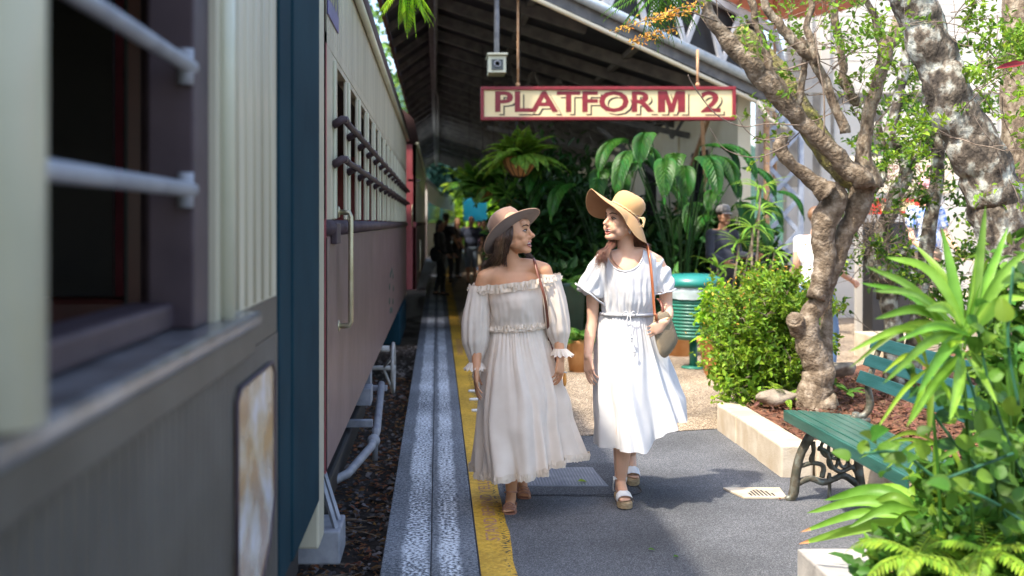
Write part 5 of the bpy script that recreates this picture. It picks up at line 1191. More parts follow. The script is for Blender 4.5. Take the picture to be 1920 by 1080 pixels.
def foot(g, ank, toe, s=1.0, lift=0, side=1):
    """ank: ankle joint; toe: tip on the ground; heel behind"""
    ank, toe = Vector(ank), Vector(toe); d = toe-ank; dh = Vector((d.x, d.y, 0)).normalized(); sd = Vector((-dh.y, dh.x, 0))
    heel = ank-dh*.035*s+Vector((0, 0, -.052*s)); ball = toe-dh*.055*s+V(0, 0, .017*s); d2 = (ball-heel).normalized()
    g.cap(ank, .031*s, heel, .027*s, 12); g.cap(ank+V(0, 0, -.01), .032*s, ball.lerp(ank, .3), .03*s, 12)
    g.cap(heel, .027*s, ball, .024*s, 12)
    for k, (o, L, r_) in enumerate([(.027, .055, .0115), (.010, .052, .0085), (-.003, .047, .0082), (-.015, .040, .0078), (-.026, .032, .0072)]):
        b = ball+sd*o*side*s*.95; g.cap(b-d2*.02, .0165*s, b, .0155*s if k else .017*s, 10); g.cap(b, .012*s, b+(dh*L*.95+V(0, 0, -.004))*s, r_*s, 10)
    return heel, ball, dh, sd

def finish(g, vox, mats, parent, T=None, m=None, s=1, clip=None, soft=None, sm=8, name='body', **kw):
    co, q, no = remesh(g, vox, sm); o = G()
    if soft is not None:
        wt = np.array([soft(*c) for c in co])[:, None]; cnt = np.zeros(len(co)); np.add.at(cnt, q.ravel(), 2)
        for _ in range(30):
            acc = np.zeros_like(co); np.add.at(acc, q.ravel(), co[np.roll(q, 1, 1).ravel()]+co[np.roll(q, -1, 1).ravel()])
            co = co*(1-wt)+(acc/cnt[:, None])*wt
    if clip is not None:
        keep = np.array([clip(*c) for c in co[q].mean(1)]); q = q[keep]
    o.add(co, q)
    if T: face(o, T, m, s, **kw)
    return o.build(name, mats, parent)

def ring(c, a, b, n, fn=None, zt=None, ph=0):
    out = []
    for j in range(n):
        th = 2*math.pi*j/n+ph; k = 1+(fn(th) if fn else 0)
        out.append((c[0]+a*k*math.cos(th), c[1]+b*k*math.sin(th), c[2]+(zt(th) if zt else 0)))
    return out
def ruffle(g, base, outw, h, amp, waves, layers=1, mi=0, up=V(0, 0, 1), n=520, closed=True):
    """frilled strip along base(t), t in 0..1; outw(t) outward"""
    for l in range(layers):
        rows = []
        for r_ in range(4):
            v = r_/3-.5; row = []
            for j in range(n+(0 if closed else 1)):
                t = j/n; w_ = math.sin(2*math.pi*(waves*t+.35*math.sin(9*t*6.28+l)+.25*math.sin(23*t*6.28)+l*.4))+.5*math.sin(2*math.pi*(waves*1.7*t+l))+.8*noise.noise(Vector((t*waves*.7, l*3, r_*.4)))
                k = (v+.5)**1.2 if l % 2 == 0 else (.5-v)**1.2
                row.append(tuple(base(t)+Vector(up)*(v*h+(l-.5*(layers-1))*h*.6+.22*h*noise.noise(Vector((t*waves*1.1, l*5, 2)))*2) + outw(t)*(.006+amp*w_*k+.4*amp)))
            rows.append(row)
        g.loft(rows, closed=closed, mi=mi)

# ------------------------------------------------------------------ left woman
D1 = 6.0
def Q(px, py, dD=0): return P(px, py, D1+dD)
wA = thing('person', 'woman in cream off-shoulder ruffled dress and brown brimmed hat walking on the left', 'person', (Q(965, 0).x, D1, 0))
g = G()
hA = Q(962, 438, .0); fwA = V(.93, -.40, .06); upA = V(-.13, .03, .99)
Th, mh = head(g, hA, fwA, upA, 1.08)
limb(g, [Q(952, 452, .02), Q(957, 480, .02), Q(960, 508, .03)], [.047, .045, .052])
limb(g, [Q(958, 500, .035), Q(932, 507, .03), Q(908, 521, .02)], [.045, .042, .047]); limb(g, [Q(962, 498, .035), Q(992, 498, .03), Q(1020, 507, .02)], [.045, .042, .047])
g.sphere(Q(962, 522, .03), (.165, .065, .055), 24, 12); g.sphere(Q(962, 540, .035), (.145, .085, .11), 24, 16); g.sphere(Q(965, 575, .03), (.128, .088, .13), 24, 16); g.sphere(Q(968, 612, .03), (.115, .085, .12), 20, 14)
g.cap(Q(955, 509, -.006), .016, Q(925, 515, .0), .014); g.cap(Q(966, 508, -.006), .016, Q(1000, 504, .0), .014)   # collar bones
g.sphere(Q(968, 665, .04), (.15, .105, .12), 20, 14)
limb(g, [Q(908, 521, .02), Q(895, 570, .03), Q(892, 612, .03), Q(894, 650, .0), Q(893, 692, -.05)], [.046, .040, .035, .033, .0235])
limb(g, [Q(1020, 507, .02), Q(1034, 550, .03), Q(1042, 598, .03), Q(1047, 636, .0), Q(1051, 672, -.04)], [.046, .040, .035, .033, .0235])
hand(g, Q(893, 690, -.05), (-.02, -.12, -1), (.95, .1, 0), -1, (.12, .18, .22, .28), .95, thumb=(.35, .1))
hand(g, Q(1051, 670, -.04), (-.08, -.1, -1), (-.75, .6, 0), 1, (.3, .35, .4, .5), .95, thumb=(.6, .2))
anA, toA = V(.418, 6.03, .083), V(.392, 5.87, .0); anB, toB = V(.502, 6.37, .12), V(.508, 6.2, .0)
limb(g, [Q(948, 690, .04), (.41, 5.93, .50), (.417, 6.0, .3), anA], [.085, .054, .051, .031]); limb(g, [Q(990, 690, .04), (.50, 6.1, .48), (.503, 6.25, .3), anB], [.085, .054, .05, .031])
fa = foot(g, anA, toA, .95, side=-1); fb = foot(g, anB, toB, .95, side=1)
body = finish(g, .0036, [SK1, EYEW, DARK, BROW, LIP, TEETH, MOUTH], wA, Th, mh, 1.08, soft=lambda x, y, z: .17 if z > 1.44 else .8*(1 if .9 < z < 1.41 and abs(x-Q(965, 0).x) < .27 else 0), eye_open=.0038)
CL1 = cloth('cream_cotton', (.74, .635, .53), (.79, .69, .585), .9, .12, .35, 350)
CL1b = cloth('cream_frill', (.72, .60, .47), (.8, .69, .57), .9, .1, .3, 350)
# bodice
g = G(); rings = []
N_ = 160
for (py, xl, xr, b) in [(530, 903, 1025, .105), (545, 911, 1019, .118), (560, 914, 1018, .13), (575, 917, 1018, .13), (590, 919, 1019, .118), (602, 920, 1020, .105), (614, 919, 1022, .10)]:
    t = (py-530)/84
    def fn(th, t=t): return (.008+.03*abs(t-.35)**.8)*(math.sin(17*th+3*t+3*noise.noise(Vector((th*1.3, t*3, 1))))*.5+math.sin(29*th-3*t+4*noise.noise(Vector((th, t*2, 5))))*.4)+.06*noise.noise(Vector((math.cos(th)*2.5, math.sin(th)*2.5, t*3)))+.03*noise.noise(Vector((math.cos(th)*6, math.sin(th)*6, t*5)))
    cx = (xl+xr)/2; c = Q(cx, py, .03)
    rings.append(ring(c, (xr-xl)/2/333.3, b, N_, fn, lambda th, t=t: .028*math.cos(th)*(1-t)))
from_bod = [[Vector(p) for p in r_] for r_ in rings]
fine = []
for i in range(len(rings)-1):
    for k in range(4): fine.append([tuple(a.lerp(b, k/4)) for a, b in zip(from_bod[i], from_bod[i+1])])
fine.append(rings[-1]); g.loft(fine)
# skirt
def skirt(g, prof, hemfn, D0, sc_, b0, b1, A, waves, ph=0, n=260, dY=.03, seed=0, push=None):
    rs = []; m_ = len(prof); ys = np.linspace(prof[0][0], prof[-1][0], 34)
    for py in ys:
        t = (py-prof[0][0])/(prof[-1][0]-prof[0][0]); xl = np.interp(py, [p[0] for p in prof], [p[1] for p in prof]); xr = np.interp(py, [p[0] for p in prof], [p[2] for p in prof])
        a = (xr-xl)/2/sc_; b = b0+(b1-b0)*t; c = P((xl+xr)/2, py, D0); c.y += dY
        def fn(th, t=t):
            s_ = 0; th = th+.22*noise.noise(Vector((math.cos(th)*1.5, math.sin(th)*1.5, t*1.5+seed)))
            for k, (w_, am, dr) in enumerate(waves): s_ += am*math.sin(w_*th+k*1.7+dr*t+ph)
            gather = .35*math.exp(-t*7)*math.sin(53*th+2*math.sin(7*th))
            return A*((.12+t**.8)*s_*.75+gather*.5)+.02*t*noise.noise(Vector((math.cos(th)*3, math.sin(th)*3, t*5+seed)))
        rs.append(ring(c, a/(1+.35*A*t), b, n, fn, lambda th, t=t: hemfn(th)*t**2, 0))
        if push:
            rs[-1] = [tuple(Vector(p)+push(p, t)) for p in rs[-1]]
    g.loft(rs); return rs
wv = [(5, .55, 1.2), (8, .5, -1.0), (13, .5, 1.5), (21, .22, -2), (3, .4, .5)]
profA = [(612, 920, 1022), (640, 914, 1028), (680, 906, 1038), (720, 901, 1050), (760, 896, 1060), (800, 891, 1062), (840, 887, 1071), (880, 884, 1080), (896, 883, 1083)]
def pushA(p, t):     # forward knee and front panel
    k = math.exp(-((p[0]-.40)/.09)**2)*(1 if p[1] < 6.05 else 0); return Vector((0, -.075*k*min(1, t*1.5), 0))
hemA = lambda th: .105*max(0, math.cos(th))**1.2+.0+.02*max(0, math.sin(th))+.06*max(0, -math.sin(th))
rsA = skirt(g, profA, hemA, D1, 333.3, .10, .26, .24, wv, .4, 300, .04, 3, pushA)
g.build('dress', CL1, wA)
g = G()
c0 = Q(965, 531, .03)
def base(t): th = 2*math.pi*t; return V(c0.x+.25*math.cos(th), c0.y+.118*math.sin(th), c0.z+.034*math.cos(th)-.012*max(0, -math.sin(th)))
ow = lambda t: V(math.cos(2*math.pi*t), math.sin(2*math.pi*t), 0)
ruffle(g, base, ow, .03, .010, 40, 2)
g.build('neck_frill', CL1b, wA); g = G(); cw = Q(970, 612, .03)
ruffle(g, lambda t: V(cw.x+.156*math.cos(6.2832*t), cw.y+.103*math.sin(6.2832*t), cw.z+.012*math.cos(6.28*t)), ow, .022, .008, 30, 2)
g.build('waist_frill', CL1b, wA); g = G(); hem = [Vector(p) for p in rsA[-1]]; nh = len(hem)
def hb(t): f = t*nh; i = int(f) % nh; return hem[i].lerp(hem[(i+1) % nh], f-int(f))+V(0, 0, .004)
hc = sum(hem, V(0, 0, 0))/nh
ruffle(g, hb, lambda t: (lambda d: V(d.x, d.y, 0).normalized())(hb(t)-hc), .026, .005, 92, 2, n=1400)
g.build('hem_frill', CL1b, wA)
def sleeve(g, spec, D0, sc_, seg=72, A=.09, w_=(9, 14, 5)):
    rs = []; ys = np.linspace(0, len(spec)-1, 30)
    for u in ys:
        px, py, rp = (np.interp(u, range(len(spec)), [s_[k] for s_ in spec]) for k in range(3)); t = u/(len(spec)-1)
        c = P(px, py, D0); r_ = rp/sc_
        fn = lambda th: A*(.3+.9*math.sin(math.pi*t))*(math.sin(w_[0]*th+2*t)*.5+math.sin(w_[1]*th-3*t+1)*.35+.4*math.sin(w_[2]*th+4*t))+.05*noise.noise(Vector((math.cos(th)*2, math.sin(th)*2, t*6+px)))
        rs.append(ring(c, r_, r_*.92, seg, fn))
    g.loft(rs)
g = G(); sleeve(g, [(899, 536, 19), (897, 550, 20), (894, 580, 24), (892, 610, 26), (891, 640, 25), (892, 662, 18), (892, 680, 12)], D1+.01, 333.3)
def cuff(g, px, py, r0, r1, hp, D0, tilt=0):
    rs = []
    for k in range(6):
        t = k/5; c = P(px+tilt*t, py+hp*t, D0); rs.append(ring(c, (r0+(r1-r0)*t)/333.3, (r0+(r1-r0)*t)/333.3*.9, 120, lambda th: .11*t*math.sin(15*th)+.06*t*math.sin(23*th), lambda th: .006*t*math.sin(11*th)))
    g.loft(rs)
cuff(g, 892, 679, 12, 19, 14, D1-.02, -2); g.build('sleeve', CL1, wA)
g = G(); sleeve(g, [(1029, 514, 19), (1032, 530, 20), (1038, 560, 22), (1043, 595, 23), (1046, 622, 23), (1048, 640, 16), (1050, 654, 12)], D1+.01, 333.3); cuff(g, 1050, 653, 12, 20, 14, D1-.02, 4); g.build('sleeve', CL1, wA)
# hair
def hairtube(g, pts, r_, flat=.6): sp = spline(pts, 4); g.tube(sp, lin([r_*.7, r_, r_, r_*.2], len(sp)), 5, flat=flat)
g = G(); g.sphere(Th((0, -.022, .04)), (.077, .088, .082), 20, 14, rot=mh)
for i in range(520):
    u = random.random(); v = random.random(); side = 1 if random.random() < .8 else -1
    a = Th((side*.072*math.cos((u-.5)*.6), -.05+.08*v, .03+random.uniform(-.01, .01)))            # along the temple to the back
    b = Th((side*(.079+.012*random.random()), -.075+.095*v, -.03)); 
    if side > 0: c = Q(926+24*v+random.gauss(0, 2), 478+random.gauss(0, 4), -.05+.1*random.random()); e = Q(900+46*v+random.gauss(0, 3), 500+random.gauss(0, 3)+(6*v), random.uniform(-.0, .07))
    else: c = Q(985+random.gauss(0, 2), 470, .09); e = Q(996+random.uniform(-9, 8), 488+random.uniform(-4, 6), .07)
    if side > 0 and v > .93: e = Q(948+random.uniform(-4, 3), 500, -.04)
    hairtube(g, [a, b, c, e], random.uniform(.002, .0042))
for i in range(60):
    u = random.random(); a = Th((.07*math.cos(u*3.14), -.03-.06*math.sin(u*3.14), .02)); b = Th((.075*math.cos(u*3.14), -.04-.085*math.sin(u*3.14), -.05))
    hairtube(g, [a, b, Q(925+random.uniform(0, 40), 485, .1), Q(915+random.uniform(0, 60), 520, .13)], .007)
g.build('hair', HAIR1, wA)
# hat
def hatA():
    felt = mat('brown_felt', (.23, .135, .09), (.29, .175, .12), 7, .9, .25, 260, sheen=.3, bdist=.001); under = mat('felt_under', (.2, .145, .12), (.24, .18, .15), 8, .9)
    u = V(-.58, .40, .69).normalized(); f = V(.74, -.28, .60); f = (f-u*f.dot(u)).normalized(); s_ = f.cross(u); c = Th((0, -.02, .025))+V(.022, 0, -.016)
    def at(a, r_, h, k=1.0): k = 1.1 if r_ < .09 else 1.02; return c+f*(math.cos(a)*r_*1.12*k)+s_*(math.sin(a)*r_*k)+u*h
    r = thing('hat', None, None, (0, 0, 0)); bpy.data.objects.remove(r)
    g = G(); n = 72; rings = []
    brim = lambda a, t: .012*math.sin(a)**2*t**2*2.2+.004*t-.012*math.cos(a)*t
    for t in (1, .97, .8, .6, .4, .2, .0): rings.append([at(2*math.pi*j/n, .086+.082*t, brim(2*math.pi*j/n, t)+(.0 if t < 1 else -.0015)) for j in range(n)])
    for (h, r_) in [(.015, .087), (.055, .085), (.095, .08), (.122, .072), (.135, .056), (.131, .035), (.118, .015), (.114, .002)]:
        row = []
        for j in range(n):
            a = 2*math.pi*j/n; pinch = 1-.16*max(0, math.cos(a))*(abs(math.sin(a))**.8)*(h/.11)*1.3; row.append(at(a, r_*pinch, h+(.012 if h > .1 else 0)*abs(math.sin(a))*(1 if h < .115 else .3)))
        rings.append(row)
    g.loft(rings, cap1=True)
    under_r = [[at(2*math.pi*j/n, .086+.082*t, brim(2*math.pi*j/n, t)-.0035) for j in range(n)] for t in (.985, .8, .6, .4, .2, 0)]
    ho = None; g.build('hat', felt, wA); hat = [o for o in wA.children if o.name.startswith('hat')][0]
    g = G(); g.loft(under_r); g.build('brim_lining', under, hat, off=wA.location)
    g = G(); g.tube([at(2*math.pi*j/n, .0865+.083, brim(2*math.pi*j/n, 1)-.0015) for j in range(n+1)], .0028, 6); g.build('brim_edge', mat('hat_edge', (.42, .25, .16), (.48, .3, .2), 9), hat, off=wA.location)
    g = G(); g.loft([[at(2*math.pi*j/n, .0885, .004) for j in range(n)], [at(2*math.pi*j/n, .0875, .026) for j in range(n)]])
    g.build('hat_band', mat('spotted_band', (.03, .02, .02), (.7, .6, .5), 110, .8, lo=.47, hi=.53, detail=1), hat, off=wA.location)
    g = G()
    for (a, h) in [(-1.95, .05), (-1.75, .062), (-1.72, .045), (-2.05, .066)]:
        g.sphere(at(a, .0845, h), .0035, 6, 4); g.sphere(at(-a, .0845, h), .0035, 6, 4)
    g.build('vent_holes', DARK, hat, off=wA.location)
hatA()
# sandals
def sandal_flat(an, to, heel, ball, dh, sd, m_, sole, side):
    g = G(); outl = []
    prof = [(-.03, .024), (-.01, .03), (.05, .028), (.11, .032), (.16, .042), (.2, .040), (.225, .026), (.232, .008)]
    L0 = heel-V(0, 0, .027)+V(0, 0, 0); d3 = (to-L0); Lg = d3.length+.012; d3.normalize(); k = Lg/.232
    left = [(t*k, w_) for t, w_ in prof]; pts = [L0+d3*t+sd*w_ for t, w_ in left]+[L0+d3*t-sd*w_ for t, w_ in reversed(left)]
    dn = V(0, 0, -sole); n = len(pts)
    top = [p+V(0, 0, .002) for p in pts]; bot = [p+dn for p in pts]
    g.add(top+bot, [tuple(range(n)), tuple(reversed(range(n, 2*n)))]+[(i, n+i, n+(i+1) % n, (i+1) % n) for i in range(n)], 0, False)
    return g, L0, d3, Lg
for nm, (an, to, ft, sd_) in enumerate([(anA, toA, fa, -1), (anB, toB, fb, 1)]):
    g, L0, d3, Lg = sandal_flat(an, to, *ft, None, .012, sd_); s_ = g.build('sandal', mat('tan_leather', (.28, .12, .07), (.36, .17, .1), 9, .5), wA, bevel=.002)
    g = G(); sd = ft[3]
    for (t, h, w_) in [(.66, .045, .036), (.76, .036, .04), (.86, .028, .036)]:
        c = L0+d3*Lg*t; g.tube([c-sd*w_+V(0, 0, .002), c-sd*w_*.8+V(0, 0, h*.7), c+V(0, 0, h), c+sd*w_*.8+V(0, 0, h*.7), c+sd*w_+V(0, 0, .002)], .0055, 6, flat=.5)
    c = an+V(0, 0, .0); g.tube([c+V(math.cos(a)*.036, math.sin(a)*.036, -.005-.01*math.sin(a)) for a in np.linspace(0, 6.283, 17)], .004, 6)
    g.build('strap', mat('rose_leather', (.4, .19, .13), (.46, .24, .17), 9, .5), s_, off=wA.location)
# ring, brown strap and bag, orange case
rg = P(1060, 698, D1-.07); 
g = G(); g.tube([rg+V(.011*math.cos(a), .011*math.sin(a), 0) for a in np.linspace(0, 6.283, 13)], .0022, 6); g.build('ring', M['steel'], wA)
LTH = mat('tan_strap_leather', (.26, .07, .02), (.36, .11, .035), 14, .4, coat=.2)
LTH2 = mat('dark_strap_leather', (.14, .04, .02), (.2, .06, .03), 14, .4)
g = G(); q = spline([Q(1000, 484, .06), Q(1003, 492, -.02), Q(1010, 520, -.075), Q(1020, 552, -.105), Q(1026, 590, -.07), Q(1030, 640, .03), Q(1035, 660, .12)], 6); g.tube(q, .0085, 6, flat=.3, fa=(0, 1, 0))
r = thing('shoulder_bag', 'brown shoulder bag on a thin strap mostly hidden behind the cream dress', 'bag', tuple(Q(1040, 700, .2)))
g.build('strap', LTH2, r); g = G().box(Q(1025, 0).x, Q(1052, 0).x, 6.12, 6.24, Q(0, 735).z, Q(0, 655).z); g.build('pouch', LTH2, r, bevel=.015)
g = G(); c = P(1059, 712, D1-.05); g.sphere(c, (.011, .02, .038), 16, 12); tag(g.build('orange_case', mat('orange_case', (.62, .25, .04), (.7, .32, .07), 9, .35)), 'small orange case held in the left hand of the woman in cream', 'case')

# ------------------------------------------------------------------ right woman
D2 = 6.15; S2 = F/D2
def Q2(px, py, dD=0): return P(px, py, D2+dD)
wB = thing('person', 'smiling woman in white dress and floppy straw hat walking on the right', 'person', (Q2(1175, 0).x, D2, 0))
g = G(); hB = Q2(1165, 415, 0); fwB = V(-.88, -.45, .05); upB = V(.14, .02, .99)
Tb, mb = head(g, hB, fwB, upB, 1.06)
limb(g, [Q2(1171, 430, .02), Q2(1173, 460, .03), Q2(1175, 488, .035)], [.05, .047, .054])
limb(g, [Q2(1175, 478, .035), Q2(1146, 484, .03), Q2(1118, 500, .03)], [.043, .042, .045]); limb(g, [Q2(1177, 476, .035), Q2(1205, 478, .03), Q2(1232, 492, .03)], [.043, .042, .045])
g.sphere(Q2(1174, 515, .03), (.135, .083, .12), 24, 16); g.sphere(Q2(1175, 550, .03), (.12, .085, .12), 24, 16); g.sphere(Q2(1175, 600, .03), (.115, .085, .12), 20, 14)
g.cap(Q2(1167, 488, -.008), .014, Q2(1135, 490, .004), .012); g.cap(Q2(1182, 486, -.008), .014, Q2(1214, 484, .004), .012)
g.sphere(Q2(1176, 640, .03), (.14, .10, .12), 20, 14)
limb(g, [Q2(1118, 500, .03), Q2(1112, 550, .04), Q2(1111, 595, .05), Q2(1106, 630, .02), Q2(1102, 668, -.02)], [.044, .041, .035, .033, .0235])
hand(g, Q2(1102, 666, -.02), (.08, -.12, -1), (.8, .55, 0), -1, (.22, .28, .32, .38), .98, thumb=(.5, .2))
limb(g, [Q2(1232, 492, .03), Q2(1246, 530, .05), Q2(1249, 572, .05), Q2(1252, 590, -.06), P(1247, 604, D2-.155)], [.044, .042, .037, .033, .0245])
hand(g, P(1247, 603, D2-.155), (-.78, -.12, -.52), (-.35, .85, -.2), 1, (.75, .8, .85, .9), .92, thumb=(.1, .25), spread=.02)
anC, toC = V(1.053, 6.13, .118), V(1.055, 5.965, .035); anD, toD = V(1.205, 6.64, .165), V(1.195, 6.50, .035)
limb(g, [Q2(1160, 660, .03), (1.065, 6.02, .52), (1.055, 6.08, .32), anC], [.085, .056, .053, .032]); limb(g, [Q2(1192, 660, .03), (1.17, 6.35, .5), (1.195, 6.5, .34), anD], [.085, .056, .05, .032])
fc = foot(g, anC, toC, .98, side=-1); fd = foot(g, anD, toD, .98, side=1)
finish(g, .0036, [SK2, EYEW, DARK, BROW, LIP, TEETH, MOUTH], wB, Tb, mb, 1.06, soft=lambda x, y, z: .17 if z > 1.48 else .8*(1 if .95 < z < 1.44 and abs(x-Q2(1175, 0).x) < .23 else 0), eye_open=.003)
CL2 = cloth('white_linen', (.60, .60, .605), (.65, .65, .655), .8, .12, .3, 320)
# bodice with loose short sleeves, fused
g = G(); rs = []
for (py, xl, xr, b) in [(468, 1146, 1212, .05), (474, 1128, 1228, .075), (484, 1117, 1236, .095), (500, 1115, 1238, .112), (520, 1122, 1234, .125), (545, 1128, 1230, .13), (565, 1128, 1228, .122), (580, 1128, 1224, .11), (590, 1130, 1222, .103)]:
    rs.append(ring(Q2((xl+xr)/2, py, .03), (xr-xl)/2/S2, b, 48, None))
g.loft(rs, True, True)
def slv(pts, rad, fl=.8):
    sp = spline(pts, 8); g.tube(sp, lin(rad, len(sp)), 20, flat=fl, fa=(0, 1, 0))
slv([Q2(1148, 478, .03), Q2(1126, 500, .03), Q2(1113, 528, .02), Q2(1105, 552, .01)], [.03, .062, .084, .078])
slv([Q2(1206, 474, .03), Q2(1226, 492, .03), Q2(1238, 518, .03), Q2(1246, 548, .02)], [.03, .056, .068, .062])
co, q, no = remesh(g, .005, 10, .5)
for i, p in enumerate(co):
    px = VX+p[0]*F/p[1]; py = VY+(CH-p[2])*F/p[1]; th = math.atan2(p[1]-D2-.03, p[0]-Q2(1176, 0).x)
    low = min(1, max(0, (py-500)/85)); slv_ = 1 if (px < 1124 or px > 1232) else 0
    k = .004*low*(math.sin(19*th+4*noise.noise(Vector((th*1.2, py*.03, 2))))+.5*math.sin(33*th+5*noise.noise(Vector((th, py*.03, 7)))))+.008*noise.noise(Vector((p[0]*26, p[1]*20, p[2]*7)))+.008*noise.noise(Vector((p[0]*9+3, p[1]*9, p[2]*5)))
    k += slv_*.006*math.sin((px*.8+py*.55)*.32)
    co[i] += no[i]*k
o = G(); ctr = co[q].mean(1); px = VX+ctr[:, 0]*F/ctr[:, 1]; py = VY+(CH-ctr[:, 2])*F/ctr[:, 1]
front = ctr[:, 1] < D2+.03
cut = (((px-1172)/35)**2+((py-470)/39)**2 < 1) & front | (((px-1172)/33)**2+((py-466)/16)**2 < 1)
o.add(co, q[~cut])
# neckline binding sits on the cut edge
ev = {}
for f in q[~cut]:
    for a, b in zip(f, np.roll(f, -1)): e = (min(a, b), max(a, b)); ev[e] = ev.get(e, 0)+1
wv2 = [(4, .5, 1.0), (7, .5, -1.2), (11, .5, 1.6), (17, .3, -2), (27, .18, 2)]
profB = [(588, 1128, 1224), (620, 1123, 1233), (660, 1119, 1246), (700, 1117, 1258), (740, 1116, 1268), (780, 1116, 1280), (820, 1117, 1285), (850, 1117, 1288)]
def pushB(p, t):
    k = math.exp(-((p[0]-1.06)/.1)**2)*(1 if p[1] < 6.2 else 0); return Vector((0, -.06*k*min(1, t*1.5), 0))
hemB = lambda th: .185*max(0, math.cos(th+.1))**1.0+.03*max(0, -math.cos(th))+.02*max(0, math.sin(th))+.058*max(0, -math.sin(th))
skirt(o, profB, hemB, D2, S2, .103, .27, .19, wv2, 2.1, 300, .04, 9, pushB)
c = Q2(1176, 588, .03); o.tube([c+V(.152*math.cos(a), .108*math.sin(a), .0) for a in np.linspace(0, 6.283, 60)], .009, 8)
be = [e for e, k in ev.items() if k == 1]; adj = {}
for a, b in be: adj.setdefault(a, []).append(b); adj.setdefault(b, []).append(a)
if adj:
    st = max(adj, key=lambda v: co[v][2]); loop = [st]; prev = None; cur = st
    while True:
        nx = [v for v in adj[cur] if v != prev]
        if not nx or nx[0] == st or len(loop) > 4000: break
        prev, cur = cur, nx[0]; loop.append(cur)
    L = co[loop]; 
    for _ in range(12): L = (np.roll(L, 1, 0)+L*2+np.roll(L, -1, 0))/4
    o.tube([tuple(p) for p in L]+[tuple(L[0])], .0045, 6)
o.build('dress', CL2, wB)
g = G()
for (pts) in ([(1178, 590), (1174, 610), (1180, 628), (1184, 633)], [(1181, 590), (1186, 625), (1188, 650), (1190, 660)]):
    sp = spline([Q2(x, y, -.115-.0007*(y-590)) for x, y in pts], 5); g.tube(sp, .0028, 6); g.sphere(sp[-1], .0075, 8, 6); g.cap(sp[-1], .004, sp[-1]+V(0, 0, -.02), .006)
g.tube(spline([Q2(1166, 590, -.105), Q2(1174, 584, -.115), Q2(1180, 590, -.115), Q2(1188, 584, -.115), Q2(1192, 592, -.105)], 4), .0035, 6); g.build('waist_tie', CL2, wB)
# cuffs rolled edge
g = G()
for (cx, cy, rr, tlt, wd) in [(1106, 552, .082, .75, 1.0), (1246, 547, .064, -.25, 1.0)]:
    c = Q2(cx, cy, .01); g.tube([c+V(rr*math.cos(a), rr*.8*math.sin(a), -rr*tlt*math.cos(a)*1.0+.002*math.sin(7*a)) for a in np.linspace(0, 6.283, 49)], .0055, 8)
g.build('cuff', CL2, wB)
# hair
g = G(); g.sphere(Tb((0, -.02, .03)), (.078, .09, .084), 20, 14, rot=mb)
for i in range(150):
    v = random.random(); a = Tb((-.074+.004*random.random(), -.05+.05*v, .05)); b = Tb((-.078, -.06+.045*v, -.03))
    hairtube(g, [a, b, Q2(1188+14*random.random(), 446, .02+.06*random.random()), Q2(1188+34*random.random(), 462+random.uniform(-3, 5), .05+.05*random.random())], random.uniform(.003, .006))
for i in range(300):
    v = random.random(); a = Tb((.072, -.05+.06*v, .03)); b = Tb((.07, -.03+.05*v, -.06))
    c = Q2(1147+random.gauss(0, 3.5), 458+random.gauss(0, 2), -.02+random.uniform(-.03, .03)); e = Q2(1113+26*random.random(), 492+random.gauss(0, 7), -.085+random.uniform(-.02, .02))
    hairtube(g, [a, b, c, Q2(1132+random.gauss(0, 5), 474+random.gauss(0, 2), -.075), e], random.uniform(.0015, .0034))
for i in range(5): hairtube(g, [Q2(1148, 455, -.03), Q2(1142+i, 475, -.06), Q2(1150+i*.8, 492, -.075), Q2(1166+i*.6, 506, -.085)], .0011)
g.build('hair', HAIR2, wB)
g = G(); e0 = Tb((-.083, .0, -.035))
g.tube([e0+V(.006*math.cos(a), -.004, -.012+.011*math.sin(a)) for a in np.linspace(0, 6.28, 13)], .002, 6); g.sphere(e0+V(0, -.004, -.026), .005, 8, 6); g.sphere(e0+V(-.005, -.004, -.018), .004, 8, 6); g.build('earring', M['steel'], wB)
c = P(1249, 597, D2-.14); g = G(); g.tube([c+V(.029*math.cos(a), .028*math.sin(a), .012*math.cos(a)) for a in np.linspace(0, 6.283, 25)], .0028, 6); g.build('bracelet', mat('gold', (.7, .45, .15), rough=.3, metal=.8), wB)
